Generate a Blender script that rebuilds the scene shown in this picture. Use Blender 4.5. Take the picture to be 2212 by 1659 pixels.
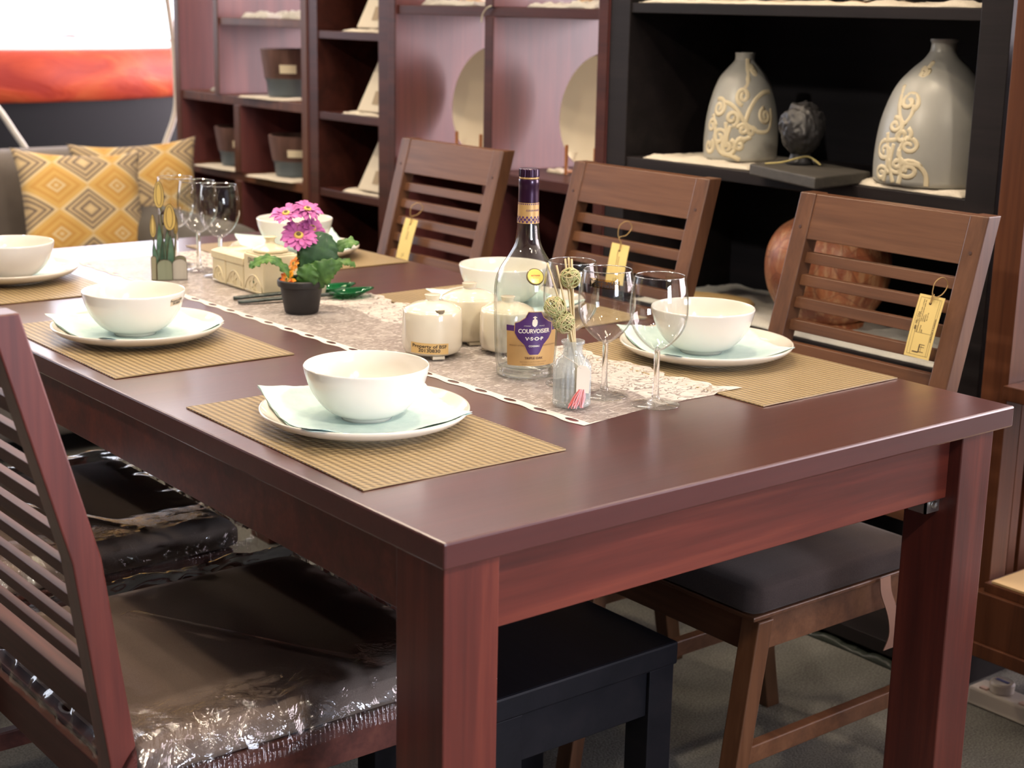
import bpy, bmesh, math, random
from mathutils import Vector, Matrix, Euler
from mathutils import noise as mnoise
C = bpy.context.scene.collection
PI = math.pi
for o in list(bpy.data.objects): bpy.data.objects.remove(o)

# ------------------------------------------------------------------ camera
cd = bpy.data.cameras.new('camera'); cam = bpy.data.objects.new('camera', cd); C.objects.link(cam)
yaw, pitch, roll = 0.6752, -0.2397, 0.0192
fw = Vector((math.sin(yaw)*math.cos(pitch), math.cos(yaw)*math.cos(pitch), math.sin(pitch)))
rt = fw.cross(Vector((0, 0, 1))).normalized(); up = rt.cross(fw)
r2 = rt*math.cos(roll) + up*math.sin(roll); u2 = up*math.cos(roll) - rt*math.sin(roll)
M = Matrix((r2, u2, -fw)).transposed().to_4x4(); M.translation = (-0.8994, -1.2299, 1.3037)
cam.matrix_world = M
cd.sensor_width = 36; cd.lens = 3356.8*36/2212; cd.clip_start = .05
cd.dof.use_dof = True; cd.dof.focus_distance = 2.15; cd.dof.aperture_fstop = 6.5
bpy.context.scene.camera = cam

# ------------------------------------------------------------------ world, lights, exposure
S = bpy.context.scene
S.view_settings.view_transform = 'Standard'; S.view_settings.look = 'None'
S.view_settings.gamma = 1; S.view_settings.use_curve_mapping = False
S.view_settings.exposure = -0.18
w = bpy.data.worlds.new('world'); S.world = w; w.use_nodes = True
w.node_tree.nodes['Background'].inputs[0].default_value = (.62, .72, 1.0, 1)
w.node_tree.nodes['Background'].inputs[1].default_value = 0.17

def area(name, loc, target, sx, sy, power, col, shape='RECTANGLE', spread=180):
    l = bpy.data.lights.new(name, 'AREA'); l.shape = shape; l.size = sx; l.size_y = sy
    l.energy = power; l.color = col; l.spread = math.radians(spread)
    o = bpy.data.objects.new(name, l); C.objects.link(o); o.location = loc
    o.rotation_euler = (Vector(target)-Vector(loc)).to_track_quat('-Z', 'Y').to_euler()
    return o
WARM = (1.0, .80, .56); COOL = (.70, .82, 1.0)
# warm ceiling spots over the table
for i, (x, y, p) in enumerate([(.15, 1.0, 10), (.75, .5, 9), (.45, 2.2, 15), (1.25, 1.3, 6), (-.4, 3.0, 16), (.9, 3.2, 12)]):
    area('ceiling_or_fill_spot', (x, y, 3.0), (x*.9+.05, y+.05, 0), .11, .11, p*1.0, WARM, 'DISK', 130)
area('ceiling_or_fill_spot', (-.15, -2.0, 2.9), (-.25, .3, .8), .14, .14, 17, (1, .84, .66), 'DISK', 90)
area('ceiling_or_fill_spot', (-1.7, .9, 2.75), (1.7, 1.5, .95),   .14, .14, 7.5, (1, .86, .68), 'DISK', 62)  # fill lamp added to brighten the upright plates in the bookcase
# twin-tube fittings in rows under the shop ceiling
for ix in range(1, 5):
    for iy in range(5):
        x, y = -1.6+2.0*ix, -2.2+2.6*iy
        for dx in (-.07, .07):
            area('ceiling_tube', (x+dx, y, 3.3), (x+dx, y, 0), .045, .9, 6.0, (1.0, .86, .70))
# cool daylight from the open shop front behind the camera
area('shopfront_daylight', (.35, -2.9, 1.15), (.12, .1, .66), .9, .7, 6.5, (.80, .86, 1.0), 'RECTANGLE', 42)
area('shopfront_daylight_wide', (2.3, -3.4, 1.5), (.6, .3, .6), 2.2, 1.4, 6, (.74, .84, 1.0))

# ------------------------------------------------------------------ helpers
def setp(o, label=None, cat=None, group=None, kind=None):
    if label: o['label'] = label
    if cat: o['category'] = cat
    if group: o['group'] = group
    if kind: o['kind'] = kind
    return o
def thing(name, label, cat, loc=(0, 0, 0), rz=0, group=None):
    o = bpy.data.objects.new(name, None); C.objects.link(o); o.location = loc; o.rotation_euler = (0, 0, rz)
    o.empty_display_size = .05
    return setp(o, label, cat, group)
def mk(name, bm, mat, parent=None, smooth=False, bevel=0, seg=2, auto=None, loc=None, rz=None):
    bmesh.ops.recalc_face_normals(bm, faces=bm.faces[:]) if len(bm.faces) and not getattr(bm, '_nn', 0) else None
    me = bpy.data.meshes.new(name); bm.to_mesh(me); bm.free()
    for m in (mat if isinstance(mat, (list, tuple)) else [mat]): me.materials.append(m)
    o = bpy.data.objects.new(name, me); C.objects.link(o)
    if parent: o.parent = parent
    if loc: o.location = loc
    if rz: o.rotation_euler = (0, 0, rz)
    if smooth:
        for p in me.polygons: p.use_smooth = True
        if auto: me.set_sharp_from_angle(angle=math.radians(auto))
    if bevel:
        b = o.modifiers.new('bevel', 'BEVEL'); b.width = bevel; b.segments = seg; b.limit_method = 'ANGLE'; b.angle_limit = math.radians(40)
        b.harden_normals = False
    return o
def copy_tree(o, parent=None):
    c = o.copy(); C.objects.link(c)
    if parent: c.parent = parent
    for ch in [x for x in o.children]: copy_tree(ch, c)
    return c
def NB(): return bmesh.new()
def box(bm, lo, hi, mi=0):
    v = [bm.verts.new((x, y, z)) for x in (lo[0], hi[0]) for y in (lo[1], hi[1]) for z in (lo[2], hi[2])]
    for q in ((0, 1, 3, 2), (4, 6, 7, 5), (0, 4, 5, 1), (2, 3, 7, 6), (0, 2, 6, 4), (1, 5, 7, 3)):
        bm.faces.new([v[i] for i in q]).material_index = mi
    return bm
def hexa(bm, pts, mi=0):   # pts: bottom 4 then top 4 (same order)
    v = [bm.verts.new(p) for p in pts]
    for q in ((3, 2, 1, 0), (4, 5, 6, 7), (0, 1, 5, 4), (1, 2, 6, 5), (2, 3, 7, 6), (3, 0, 4, 7)):
        bm.faces.new([v[i] for i in q]).material_index = mi
    return bm
def sweep(bm, secs, close=True, mi=0):  # list of equal length rings of points
    R = [[bm.verts.new(p) for p in s] for s in secs]
    n = len(R[0])
    for a, b in zip(R, R[1:]):
        for i in range(n): bm.faces.new((a[i], a[(i+1) % n], b[(i+1) % n], b[i])).material_index = mi
    if close:
        bm.faces.new(R[0][::-1]).material_index = mi; bm.faces.new(R[-1]).material_index = mi
    return bm
def lathe(bm, prof, n=48, c=(0, 0, 0), mi=0, ribs=None):
    R = []
    for r, z in prof:
        if r < 1e-6: R.append([bm.verts.new((c[0], c[1], c[2]+z))])
        else:
            ring = []
            for i in range(n):
                a = 2*PI*i/n; rr = r*(ribs(a, z) if ribs else 1)
                ring.append(bm.verts.new((c[0]+rr*math.cos(a), c[1]+rr*math.sin(a), c[2]+z)))
            R.append(ring)
    for a, b in zip(R, R[1:]):
        if len(a) == 1 and len(b) == 1: continue
        for i in range(n):
            j = (i+1) % n
            if len(a) == 1: f = (a[0], b[j], b[i])
            elif len(b) == 1: f = (a[i], a[j], b[0])
            else: f = (a[i], a[j], b[j], b[i])
            bm.faces.new(f).material_index = mi
    return bm
def tube(bm, pts, r, n=8, mi=0, cap=True, flat=1.0):
    pts = [Vector(p) for p in pts]; rings = []; nrm = None
    for i, p in enumerate(pts):
        t = (pts[min(i+1, len(pts)-1)]-pts[max(i-1, 0)])
        if t.length < 1e-9: t = Vector((0, 0, 1))
        t.normalize()
        if nrm is None: nrm = t.orthogonal().normalized()
        else:
            nrm = nrm - t*nrm.dot(t)
            nrm = nrm.normalized() if nrm.length > 1e-6 else t.orthogonal().normalized()
        b = t.cross(nrm); rr = r[i] if isinstance(r, (list, tuple)) else r
        rings.append([p+nrm*rr*math.cos(2*PI*k/n)+b*rr*flat*math.sin(2*PI*k/n) for k in range(n)])
    return sweep(bm, rings, cap, mi)
def smooth_path(pts, k=8):
    pts = [Vector(p) for p in pts]; out = []
    for i in range(len(pts)-1):
        p0, p1, p2, p3 = pts[max(i-1, 0)], pts[i], pts[i+1], pts[min(i+2, len(pts)-1)]
        for j in range(k):
            t = j/k
            out.append(.5*((2*p1)+(p2-p0)*t+(2*p0-5*p1+4*p2-p3)*t*t+(3*p1-p0-3*p2+p3)*t**3))
    out.append(pts[-1]); return out
def rbox(bm, lo, hi, r, puff=0, n=6):   # rounded cushion: superellipsoid-like grid box
    cx = [(lo[i]+hi[i])/2 for i in range(3)]; h = [(hi[i]-lo[i])/2 for i in range(3)]
    t = bmesh.ops.create_cube(bm, size=2)['verts']
    es = list({e for v in t for e in v.link_edges})
    bmesh.ops.subdivide_edges(bm, edges=es, cuts=15, use_grid_fill=True)
    vs = [v for v in bm.verts if v.is_valid and not v.tag]
    for v in vs:
        p = v.co.copy(); q = [p[i]*h[i] for i in range(3)]
        inner = [max(-h[i]+r, min(h[i]-r, q[i])) for i in range(3)]
        d = Vector([q[i]-inner[i] for i in range(3)])
        if d.length > 1e-9: d = d.normalized()*r
        f = Vector(inner)+d
        if puff: f.z += puff*(1-(p.x)**2)*(1-(p.y)**2)*(1 if p.z > 0 else -.3)*abs(p.z)
        v.co = Vector(cx)+f; v.tag = True
    return bm
def poly_extrude(bm, pts2, fn, t, mi=0):   # pts2 in (a,b); fn(a,b,d)->3d ; thickness t
    A = [bm.verts.new(fn(a, b, 0)) for a, b in pts2]; B = [bm.verts.new(fn(a, b, t)) for a, b in pts2]
    n = len(A)
    bm.faces.new(A).material_index = mi; bm.faces.new(B[::-1]).material_index = mi
    for i in range(n): bm.faces.new((A[i], B[i], B[(i+1) % n], A[(i+1) % n])).material_index = mi
    return bm
def text_into(bm, s, size, fn, align='CENTER', sub=0, bold=0, sx=1.0, mi=0, spacing=1.0, shear=0):
    cu = bpy.data.curves.new('txt', 'FONT'); cu.body = s; cu.size = size; cu.align_x = align; cu.align_y = 'CENTER'
    cu.offset = bold; cu.space_character = spacing; cu.resolution_u = 3; cu.shear = shear
    ob = bpy.data.objects.new('txt', cu); C.objects.link(ob)
    dg = bpy.context.evaluated_depsgraph_get()
    me = bpy.data.meshes.new_from_object(ob.evaluated_get(dg))
    bpy.data.objects.remove(ob); bpy.data.curves.remove(cu)
    vs = [bm.verts.new(fn(v.co.x*sx, v.co.y)) for v in me.vertices]
    for p in me.polygons:
        try: bm.faces.new([vs[i] for i in p.vertices]).material_index = mi
        except ValueError: pass
    bpy.data.meshes.remove(me)
    return bm

# ------------------------------------------------------------------ materials
class NT:
    def __init__(s, name):
        s.m = bpy.data.materials.new(name); s.m.use_nodes = True; s.t = s.m.node_tree; s.t.nodes.clear()
        s.out = s.n('ShaderNodeOutputMaterial')
    def n(s, k, **kw):
        nd = s.t.nodes.new(k)
        for a, b in kw.items(): setattr(nd, a, b)
        return nd
    def l(s, a, b): s.t.links.new(a, b)
    def inp(s, sock, v):
        if hasattr(v, 'is_linked') or isinstance(v, bpy.types.NodeSocket): s.l(v, sock)
        else: sock.default_value = v
    def math(s, op, a, b=None, c=None):
        nd = s.n('ShaderNodeMath', operation=op)
        for i, v in enumerate((a, b, c)):
            if v is not None: s.inp(nd.inputs[i], v)
        return nd.outputs[0]
    def coord(s, kind='Object'): return s.n('ShaderNodeTexCoord').outputs[kind]
    def mapping(s, v, sc=(1, 1, 1), rot=(0, 0, 0), loc=(0, 0, 0)):
        nd = s.n('ShaderNodeMapping'); s.l(v, nd.inputs[0]); nd.inputs['Scale'].default_value = sc
        nd.inputs['Rotation'].default_value = rot; nd.inputs['Location'].default_value = loc; return nd.outputs[0]
    def noise(s, v, sc, det=4, rough=.55, dist=0):
        nd = s.n('ShaderNodeTexNoise'); s.l(v, nd.inputs['Vector']); nd.inputs['Scale'].default_value = sc
        nd.inputs['Detail'].default_value = det; nd.inputs['Roughness'].default_value = rough; nd.inputs['Distortion'].default_value = dist
        return nd.outputs[0]
    def ramp(s, v, stops, interp='LINEAR'):
        nd = s.n('ShaderNodeValToRGB'); s.l(v, nd.inputs[0]); cr = nd.color_ramp; cr.interpolation = interp
        while len(cr.elements) > 1: cr.elements.remove(cr.elements[-1])
        for i, (p, c) in enumerate(stops):
            e = cr.elements[0] if i == 0 else cr.elements.new(p)
            e.position = p; e.color = (*c, 1) if len(c) == 3 else c
        return nd.outputs[0]
    def mix(s, f, a, b):
        nd = s.n('ShaderNodeMix', data_type='RGBA'); s.inp(nd.inputs[0], f)
        s.inp(nd.inputs[6], a if not isinstance(a, tuple) else (*a, 1)[:4]); s.inp(nd.inputs[7], b if not isinstance(b, tuple) else (*b, 1)[:4])
        return nd.outputs[2]
    def bump(s, h, st=.3, dist=.01):
        nd = s.n('ShaderNodeBump'); nd.inputs['Strength'].default_value = st; nd.inputs['Distance'].default_value = dist
        s.l(h, nd.inputs['Height']); return nd.outputs[0]
    def pbr(s, col, rough=.5, metal=0, spec=.5, coat=0, coat_r=.1, nrm=None, sheen=0, trans=0, ior=1.5, sss=0, alpha=None, emit=None, es=0):
        p = s.n('ShaderNodeBsdfPrincipled')
        s.inp(p.inputs['Base Color'], (*col, 1) if isinstance(col, tuple) and len(col) == 3 else col)
        s.inp(p.inputs['Roughness'], rough); p.inputs['Metallic'].default_value = metal
        p.inputs['Specular IOR Level'].default_value = spec; p.inputs['Coat Weight'].default_value = coat
        p.inputs['Coat Roughness'].default_value = coat_r; p.inputs['Sheen Weight'].default_value = sheen
        p.inputs['Transmission Weight'].default_value = trans; p.inputs['IOR'].default_value = ior
        p.inputs['Subsurface Weight'].default_value = sss
        if sss: p.inputs['Subsurface Radius'].default_value = (.01, .008, .006)
        if nrm is not None: s.l(nrm, p.inputs['Normal'])
        if alpha is not None: s.inp(p.inputs['Alpha'], alpha)
        if emit: p.inputs['Emission Color'].default_value = (*emit, 1); p.inputs['Emission Strength'].default_value = es
        s.l(p.outputs[0], s.out.inputs[0]); return s.m
def plain(name, col, rough=.5, metal=0, **k): return NT(name).pbr(col, rough, metal, **k)
def wood(name, dark, mid, light, rough=.3, axis=1, sc=1.0, coat=.0, coat_r=.12, spec=.5, patch=0.0, wear=None):
    t = NT(name); v = t.coord()
    s1 = [22*sc]*3; s1[axis] = 1.3*sc; s2 = [140*sc]*3; s2[axis] = 5*sc
    g = t.noise(t.mapping(v, tuple(s1)), 1, 5, .6, .6); f = t.noise(t.mapping(v, tuple(s2)), 1, 3, .6)
    p = t.noise(t.mapping(v, (3*sc, 3*sc, 3*sc)), 1, 3, .5)
    h = t.math('ADD', t.math('MULTIPLY', g, .62), t.math('ADD', t.math('MULTIPLY', f, .23), t.math('MULTIPLY', p, .15+patch)))
    col = t.ramp(h, [(.30, dark), (.5+patch/2, mid), (.72+patch, light)])
    ro = t.math('ADD', t.math('MULTIPLY', p, .12), rough-.06)
    b = t.bump(f, .06, .002)
    return t.pbr(col, ro, coat=coat, coat_r=coat_r, spec=spec, nrm=b)
W_TOP = wood('table_mahogany', (.046, .008, .007), (.064, .012, .010), (.088, .018, .014), .36, 0, .7, coat=1.0, coat_r=.27)
W_EDGE = wood('table_mahogany_frame', (.030, .007, .006), (.090, .017, .012), (.19, .042, .024), .34, 2, .8, coat=.3, coat_r=.25)
W_APR = wood('table_mahogany_apron', (.035, .008, .006), (.100, .019, .013), (.20, .045, .024), .34, 0, .8, coat=.3, coat_r=.25)
W_CH = wood('chair_teak', (.052, .021, .010), (.125, .052, .024), (.195, .090, .044), .40, 1, 1.0, coat=.15, coat_r=.3)
W_CHV = wood('chair_teak_stile', (.050, .020, .009), (.118, .048, .021), (.185, .084, .040), .40, 2, 1.0, coat=.15, coat_r=.3)
W_CHR = wood('chair_mahogany', (.04, .009, .008), (.115, .024, .018), (.20, .052, .034), .38, 2, .8, coat=.2, coat_r=.3)
W_CHRH = wood('chair_mahogany_slat', (.035, .011, .008), (.085, .025, .018), (.15, .05, .032), .5, 1, .8, coat=0, spec=.3)
W_CAB = wood('cabinet_mahogany', (.022, .007, .005), (.055, .014, .010), (.09, .026, .017), .42, 1, .7, coat=0, spec=.35)
W_CABB = wood('cabinet_back_panel', (.07, .014, .016), (.15, .032, .032), (.22, .058, .050), .50, 2, .7, coat=.5, coat_r=.46, spec=1.0)
W_CAB2 = wood('cabinet_brown', (.036, .014, .007), (.10, .034, .015), (.165, .062, .028), .42, 2, .8, coat=0, spec=.35)
W_BLK = wood('black_lacquer_wood', (.003, .003, .005), (.006, .006, .009), (.012, .010, .013), .50, 1, .8, spec=.25)
W_BLKE = wood('black_lacquer_edge', (.008, .007, .007), (.015, .012, .013), (.026, .020, .020), .5, 1, .8, spec=.25)

def carpet():
    t = NT('grey_carpet'); v = t.coord()
    a = t.noise(v, 260, 2); b = t.noise(v, 5, 3)
    h = t.math('ADD', t.math('MULTIPLY', a, .7), t.math('MULTIPLY', b, .3))
    return t.pbr(t.ramp(h, [(.35, (.085, .083, .075)), (.65, (.22, .215, .195))]), .95, spec=.1, nrm=t.bump(a, .6, .004))
CARPET = carpet()
PLASTER = plain('white_plaster', (.62, .60, .58), .8, spec=.2)
DARKWALL = plain('dark_wall_paint', (.06, .055, .06), .8, spec=.2)
CEIL = plain('ceiling_paint', (.78, .75, .71), .9, spec=.1)

def emit(name, col, s):
    t = NT(name); e = t.n('ShaderNodeEmission'); e.inputs[0].default_value = (*col, 1); e.inputs[1].default_value = s
    t.l(e.outputs[0], t.out.inputs[0]); return t.m
# ------------------------------------------------------------------ the room
def struct(name, bm, mat, **k): return setp(mk(name, bm, mat, **k), kind='structure')
struct('floor', box(NB(), (-6, -5, -.05), (7, 9.3, 0)), CARPET)
struct('ceiling', box(NB(), (-6, -5, 3.36), (7, 9.3, 3.46)), CEIL)
struct('light_block_left', box(NB(), (-3.1, -5, 0), (-3.0, 9.0, 3.36)), DARKWALL)  # unseen dark wall, added to keep light off left-facing sides
bm = NB(); box(bm, (6.9, -5, 0), (7.0, 9.0, .62)); box(bm, (6.9, -5, 3.1), (7.0, 9.0, 3.36))
struct('wall_right', bm, DARKWALL)
bm = NB()
for y in (-4.9, -2.6, -.3, 2.0, 4.3, 6.6, 8.9): box(bm, (6.88, y, .62), (6.95, y+.06, 3.1))
win2 = struct('window_2', bm, plain('aluminium_frame', (.6, .6, .62), .4))
o = mk('daylit_pane', box(NB(), (6.96, -4.9, .621), (6.98, 8.95, 3.099)), emit('overcast_daylight_side', (1.0, .86, .92), 15.0), win2); o['kind'] = 'structure'
bm = NB()
box(bm, (-6, 9.0, 0), (7, 9.15, .90)); box(bm, (-6, 9.0, 3.22), (7, 9.15, 3.36))
struct('wall_far', bm, PLASTER)
bm = NB()
for x in (-6, -4.05, -2.1, -.15, 1.62, 3.4, 5.2, 6.95): box(bm, (x, 8.98, .90), (x+.06, 9.06, 3.22))
win = struct('window_1', bm, plain('pink_white_frame', (.8, .62, .66), .5))
o = mk('daylit_pane', box(NB(), (-5.99, 9.07, .901), (6.99, 9.09, 3.219)), emit('overcast_daylight', (.84, .88, 1.0), 5.5), win)
o['kind'] = 'structure'

# ------------------------------------------------------------------ dining table
T = thing('dining_table', 'dark mahogany dining table with thick glossy top, laid for six', 'table', (0, 0, 0))
TW, TL, TH, TT = 1.006, 2.065, .76, .031
mk('tabletop', box(NB(), (0, 0, TH-TT), (TW, TL, TH)), W_TOP, T, bevel=.003)
def leg(x0, y0, x1, y1): mk('leg', box(NB(), (x0, y0, 0), (x1, y1, TH-TT)), W_EDGE, T, bevel=.002)
leg(.006, .008, .080, .098); leg(.903, .010, .975, .100)
leg(.006, TL-.098, .080, TL-.008); leg(.903, TL-.1, .975, TL-.01)
mk('apron', box(NB(), (.080, .03, .634), (.903, .052, TH-TT)), W_APR, T, bevel=.0015)
mk('apron', box(NB(), (.080, TL-.052, .634), (.903, TL-.03, TH-TT)), W_APR, T, bevel=.0015)
mk('apron', box(NB(), (.028, .098, .640), (.050, TL-.098, TH-TT)), W_APR, T, bevel=.0015)
mk('apron', box(NB(), (.925, .100, .640), (.947, TL-.1, TH-TT)), W_APR, T, bevel=.0015)
STEEL = plain('zinc_bracket', (.6, .58, .55), .35, 1)
bm = NB(); box(bm, (.872, .040, .612), (.903, .043, .636)); box(bm, (.872, .040, .612), (.875, .07, .636))
lathe(bm, [(0, 0), (.005, 0), (.006, .002), (.005, .006), (0, .007)], 10)
for v in bm.verts[-42:]: pass
b = mk('corner_bracket', bm, STEEL, T); b['label'] = 'small zinc corner bracket showing under the apron'
for v in b.data.vertices[16:]:
    x, y, z = v.co; v.co = (.889+x, .040-z, .624+y)

# ------------------------------------------------------------------ chairs
def s_off(z): return .13*(z-.45) if z < .7 else .0325+.27*(z-.7)   # how far the back leans at height z
PLASTIC_T = None
def make_chair(W, mv, mh, cush, label, loc, rz, strap=False, SD=.385):
    """local: +x is the front, back stile front face at x=0 at z .45, y from 0 to W"""
    t = thing('dining_chair', label, 'chair', loc, rz, 'slat-back dining chairs round the table')
    SW, D, top = .036, .034, .985
    zs = [.0, .12, .25, .38, .45, .58, .66, .70, .74, .82, .90, top]
    def off(z): return s_off(z) if z >= .45 else -.0+(.45-z)**1.4*.20
    for y0 in (0, W-SW):
        secs = [[(-off(z)-D, y0, z), (-off(z), y0, z), (-off(z), y0+SW, z), (-off(z)-D, y0+SW, z)] for z in zs]
        mk('back_stile', sweep(NB(), secs), mv, t, bevel=.002)
    # wide top rail
    a, b = .905, top-.001
    hexa(bm := NB(), [(-s_off(a)-D+.006, SW, a), (-s_off(a)-.002, SW, a), (-s_off(a)-.002, W-SW, a), (-s_off(a)-D+.006, W-SW, a),
                      (-s_off(b)-D+.006, SW, b), (-s_off(b)-.002, SW, b), (-s_off(b)-.002, W-SW, b), (-s_off(b)-D+.006, W-SW, b)])
    mk('top_rail', bm, mh, t, bevel=.0015)
    for k in range(9):
        z = .872-.0395*k; x = -s_off(z); h = .0095
        hexa(bm := NB(), [(x-.023, SW, z-h), (x-.010, SW, z-h), (x-.010, W-SW, z-h), (x-.023, W-SW, z-h),
                          (x-.028, SW, z+h), (x-.015, SW, z+h), (x-.015, W-SW, z+h), (x-.028, W-SW, z+h)])
        mk('back_slat', bm, mh, t, bevel=.001)
    z = .500
    mk('lower_rail', hexa(NB(), [(-.032, SW, z-.022), (-.006, SW, z-.022), (-.006, W-SW, z-.022), (-.032, W-SW, z-.022),
                           (-.036, SW, z+.02), (-.010, SW, z+.02), (-.010, W-SW, z+.02), (-.036, W-SW, z+.02)]), mh, t, bevel=.0015)
    # peg dots on the stiles
    for y in (SW*.5, W-SW*.5):
        z = .925; x = -s_off(z)
        mk('peg', lathe(NB(), [(0, 0), (.0035, 0), (.0032, .0012), (0, .0014)], 10), plain('peg_wood', (.06, .025, .018), .5), t, loc=(x-.0005, y, z)).rotation_euler = (0, PI/2-.26, 0)
    FZ = .405
    bm = NB(); box(bm, (-.012, .012, FZ-.055), (SD-.005, .030, FZ)); box(bm, (-.012, W-.030, FZ-.055), (SD-.005, W-.012, FZ))
    box(bm, (SD-.022, .030, FZ-.055), (SD-.004, W-.030, FZ)); box(bm, (-.012, .03, FZ-.055), (.006, W-.03, FZ))
    mk('seat_frame', bm, mh, t, bevel=.0015)
    mk('seat', box(NB(), (.0, .004, FZ), (SD+.004, W-.004, FZ+.008)), mh, t, bevel=.002)
    for y0 in (0.0, W-.036):
        secs = []
        for z in (0, .2, FZ-.001):
            o_ = (FZ-z)*.15; hw = .0165-.003*(FZ-z)/FZ
            secs.append([(SD-.020+o_-hw, y0, z), (SD-.020+o_+hw, y0, z), (SD-.020+o_+hw, y0+.036, z), (SD-.020+o_-hw, y0+.036, z)])
        mk('front_leg', sweep(NB(), secs), mv, t, bevel=.002)
    for y0 in (.008, W-.028):
        mk('stretcher', box(NB(), (-.04, y0, .165), (SD+.012, y0+.02, .195)), mh, t, bevel=.002)
    if cush is not None:
        c = mk('seat_cushion', rbox(NB(), (.004, .0, FZ+.008), (SD+.01, W, FZ+.058), .014, .006), cush, t, smooth=True)
        c['label'] = 'brown padded seat cushion'
        if strap:
            p = smooth_path([(.045, -.004, FZ+.012), (.05, -.012, FZ-.02), (.036, -.020, FZ-.05), (.030, -.018, FZ-.085), (.034, -.010, FZ-.108)], 6)
            bm = NB(); sweep(bm, [[(q.x-.013, q.y, q.z), (q.x+.013, q.y, q.z), (q.x+.013, q.y-.0015, q.z), (q.x-.013, q.y-.0015, q.z)] for q in p])
            q = mk('cushion_tie', bm, plain('tan_tape', (.25, .13, .085), .8), t); q['label'] = 'tan fabric tie hanging from the cushion'
    return t
def fabric(name, a, b, sc=700, rough=.9):
    t = NT(name); v = t.coord(); n1 = t.noise(v, sc, 2); n2 = t.noise(v, 6, 3)
    h = t.math('ADD', t.math('MULTIPLY', n1, .5), t.math('MULTIPLY', n2, .5))
    return t.pbr(t.ramp(h, [(.35, a), (.65, b)]), rough, spec=.25, nrm=t.bump(n1, .3, .001), sheen=.1)
CUSH = fabric('brown_seat_fabric', (.030, .020, .018), (.055, .038, .033))
BX = 1.148
c3 = make_chair(.398, W_CHV, W_CH, CUSH, 'brown teak slat-back chair nearest the camera on the far side, urn seen through its slats', (BX, .641, 0), PI, strap=False)
c3y, c2y, c1y = .641, 1.268, 1.908
ch2 = copy_tree(c3); ch2.location = (BX, c2y, 0); ch2['label'] = 'brown teak slat-back chair in the middle of the far side, behind the cognac bottle'
ch1 = copy_tree(c3); ch1.location = (BX, c1y, 0); ch1['label'] = 'dark brown slat-back chair farthest along the far side, in front of the red bookcase'
# the tie hangs only from the nearest chair (its local y is mirrored by the half turn)
p = smooth_path([(1.058, .240, .415), (1.053, .232, .392), (1.066, .226, .355), (1.074, .226, .32), (1.070, .232, .290)], 6)
bm = NB(); sweep(bm, [[(q.x-.013, q.y, q.z), (q.x+.013, q.y, q.z), (q.x+.013, q.y-.0015, q.z), (q.x-.013, q.y-.0015, q.z)] for q in p])
tie = mk('cushion_tie', bm, plain('tan_tape', (.25, .13, .085), .8)); tie.parent = c3; tie.matrix_parent_inverse = Matrix.Translation((BX, .641, 0)).__matmul__(Matrix.Rotation(PI, 4, 'Z')).inverted()
tie['label'] = 'tan fabric tie hanging from the cushion'

# near side chairs, mahogany, cushions still in plastic
CUSH2 = fabric('taupe_seat_fabric', (.17, .125, .105), (.24, .185, .155))
def film():
    t = NT('clear_plastic_film'); v = t.coord()
    n = t.noise(t.mapping(v, (1, 1, 1)), 26, 4, .6, 1.2); n2 = t.noise(v, 9, 3, .5, .6)
    sp = t.n('ShaderNodeSeparateXYZ'); t.l(v, sp.inputs[0])
    mk_ = t.n('ShaderNodeMapRange'); mk_.interpolation_type = 'SMOOTHSTEP'; t.l(sp.outputs[1], mk_.inputs[0]); mk_.inputs[1].default_value = .03; mk_.inputs[2].default_value = .11; mk_.inputs[3].default_value = 1; mk_.inputs[4].default_value = .05
    nr = t.bump(t.math('MULTIPLY', t.math('ADD', n, t.math('MULTIPLY', n2, 1.2)), mk_.outputs[0]), .55, .010)
    g = t.n('ShaderNodeBsdfGlossy'); g.inputs['Roughness'].default_value = .09; g.inputs['Color'].default_value = (1, 1, 1, 1); t.l(nr, g.inputs['Normal'])
    tr = t.n('ShaderNodeBsdfTransparent'); tr.inputs[0].default_value = (.93, .93, .93, 1)
    lw = t.n('ShaderNodeFresnel'); lw.inputs[0].default_value = 1.5; t.l(nr, lw.inputs[1])
    mx = t.n('ShaderNodeMixShader'); t.l(t.math('MULTIPLY_ADD', lw.outputs[0], 1.0, .05), mx.inputs[0]); t.l(tr.outputs[0], mx.inputs[1]); t.l(g.outputs[0], mx.inputs[2])
    t.l(mx.outputs[0], t.out.inputs[0]); return t.m
FILM = film()
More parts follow.
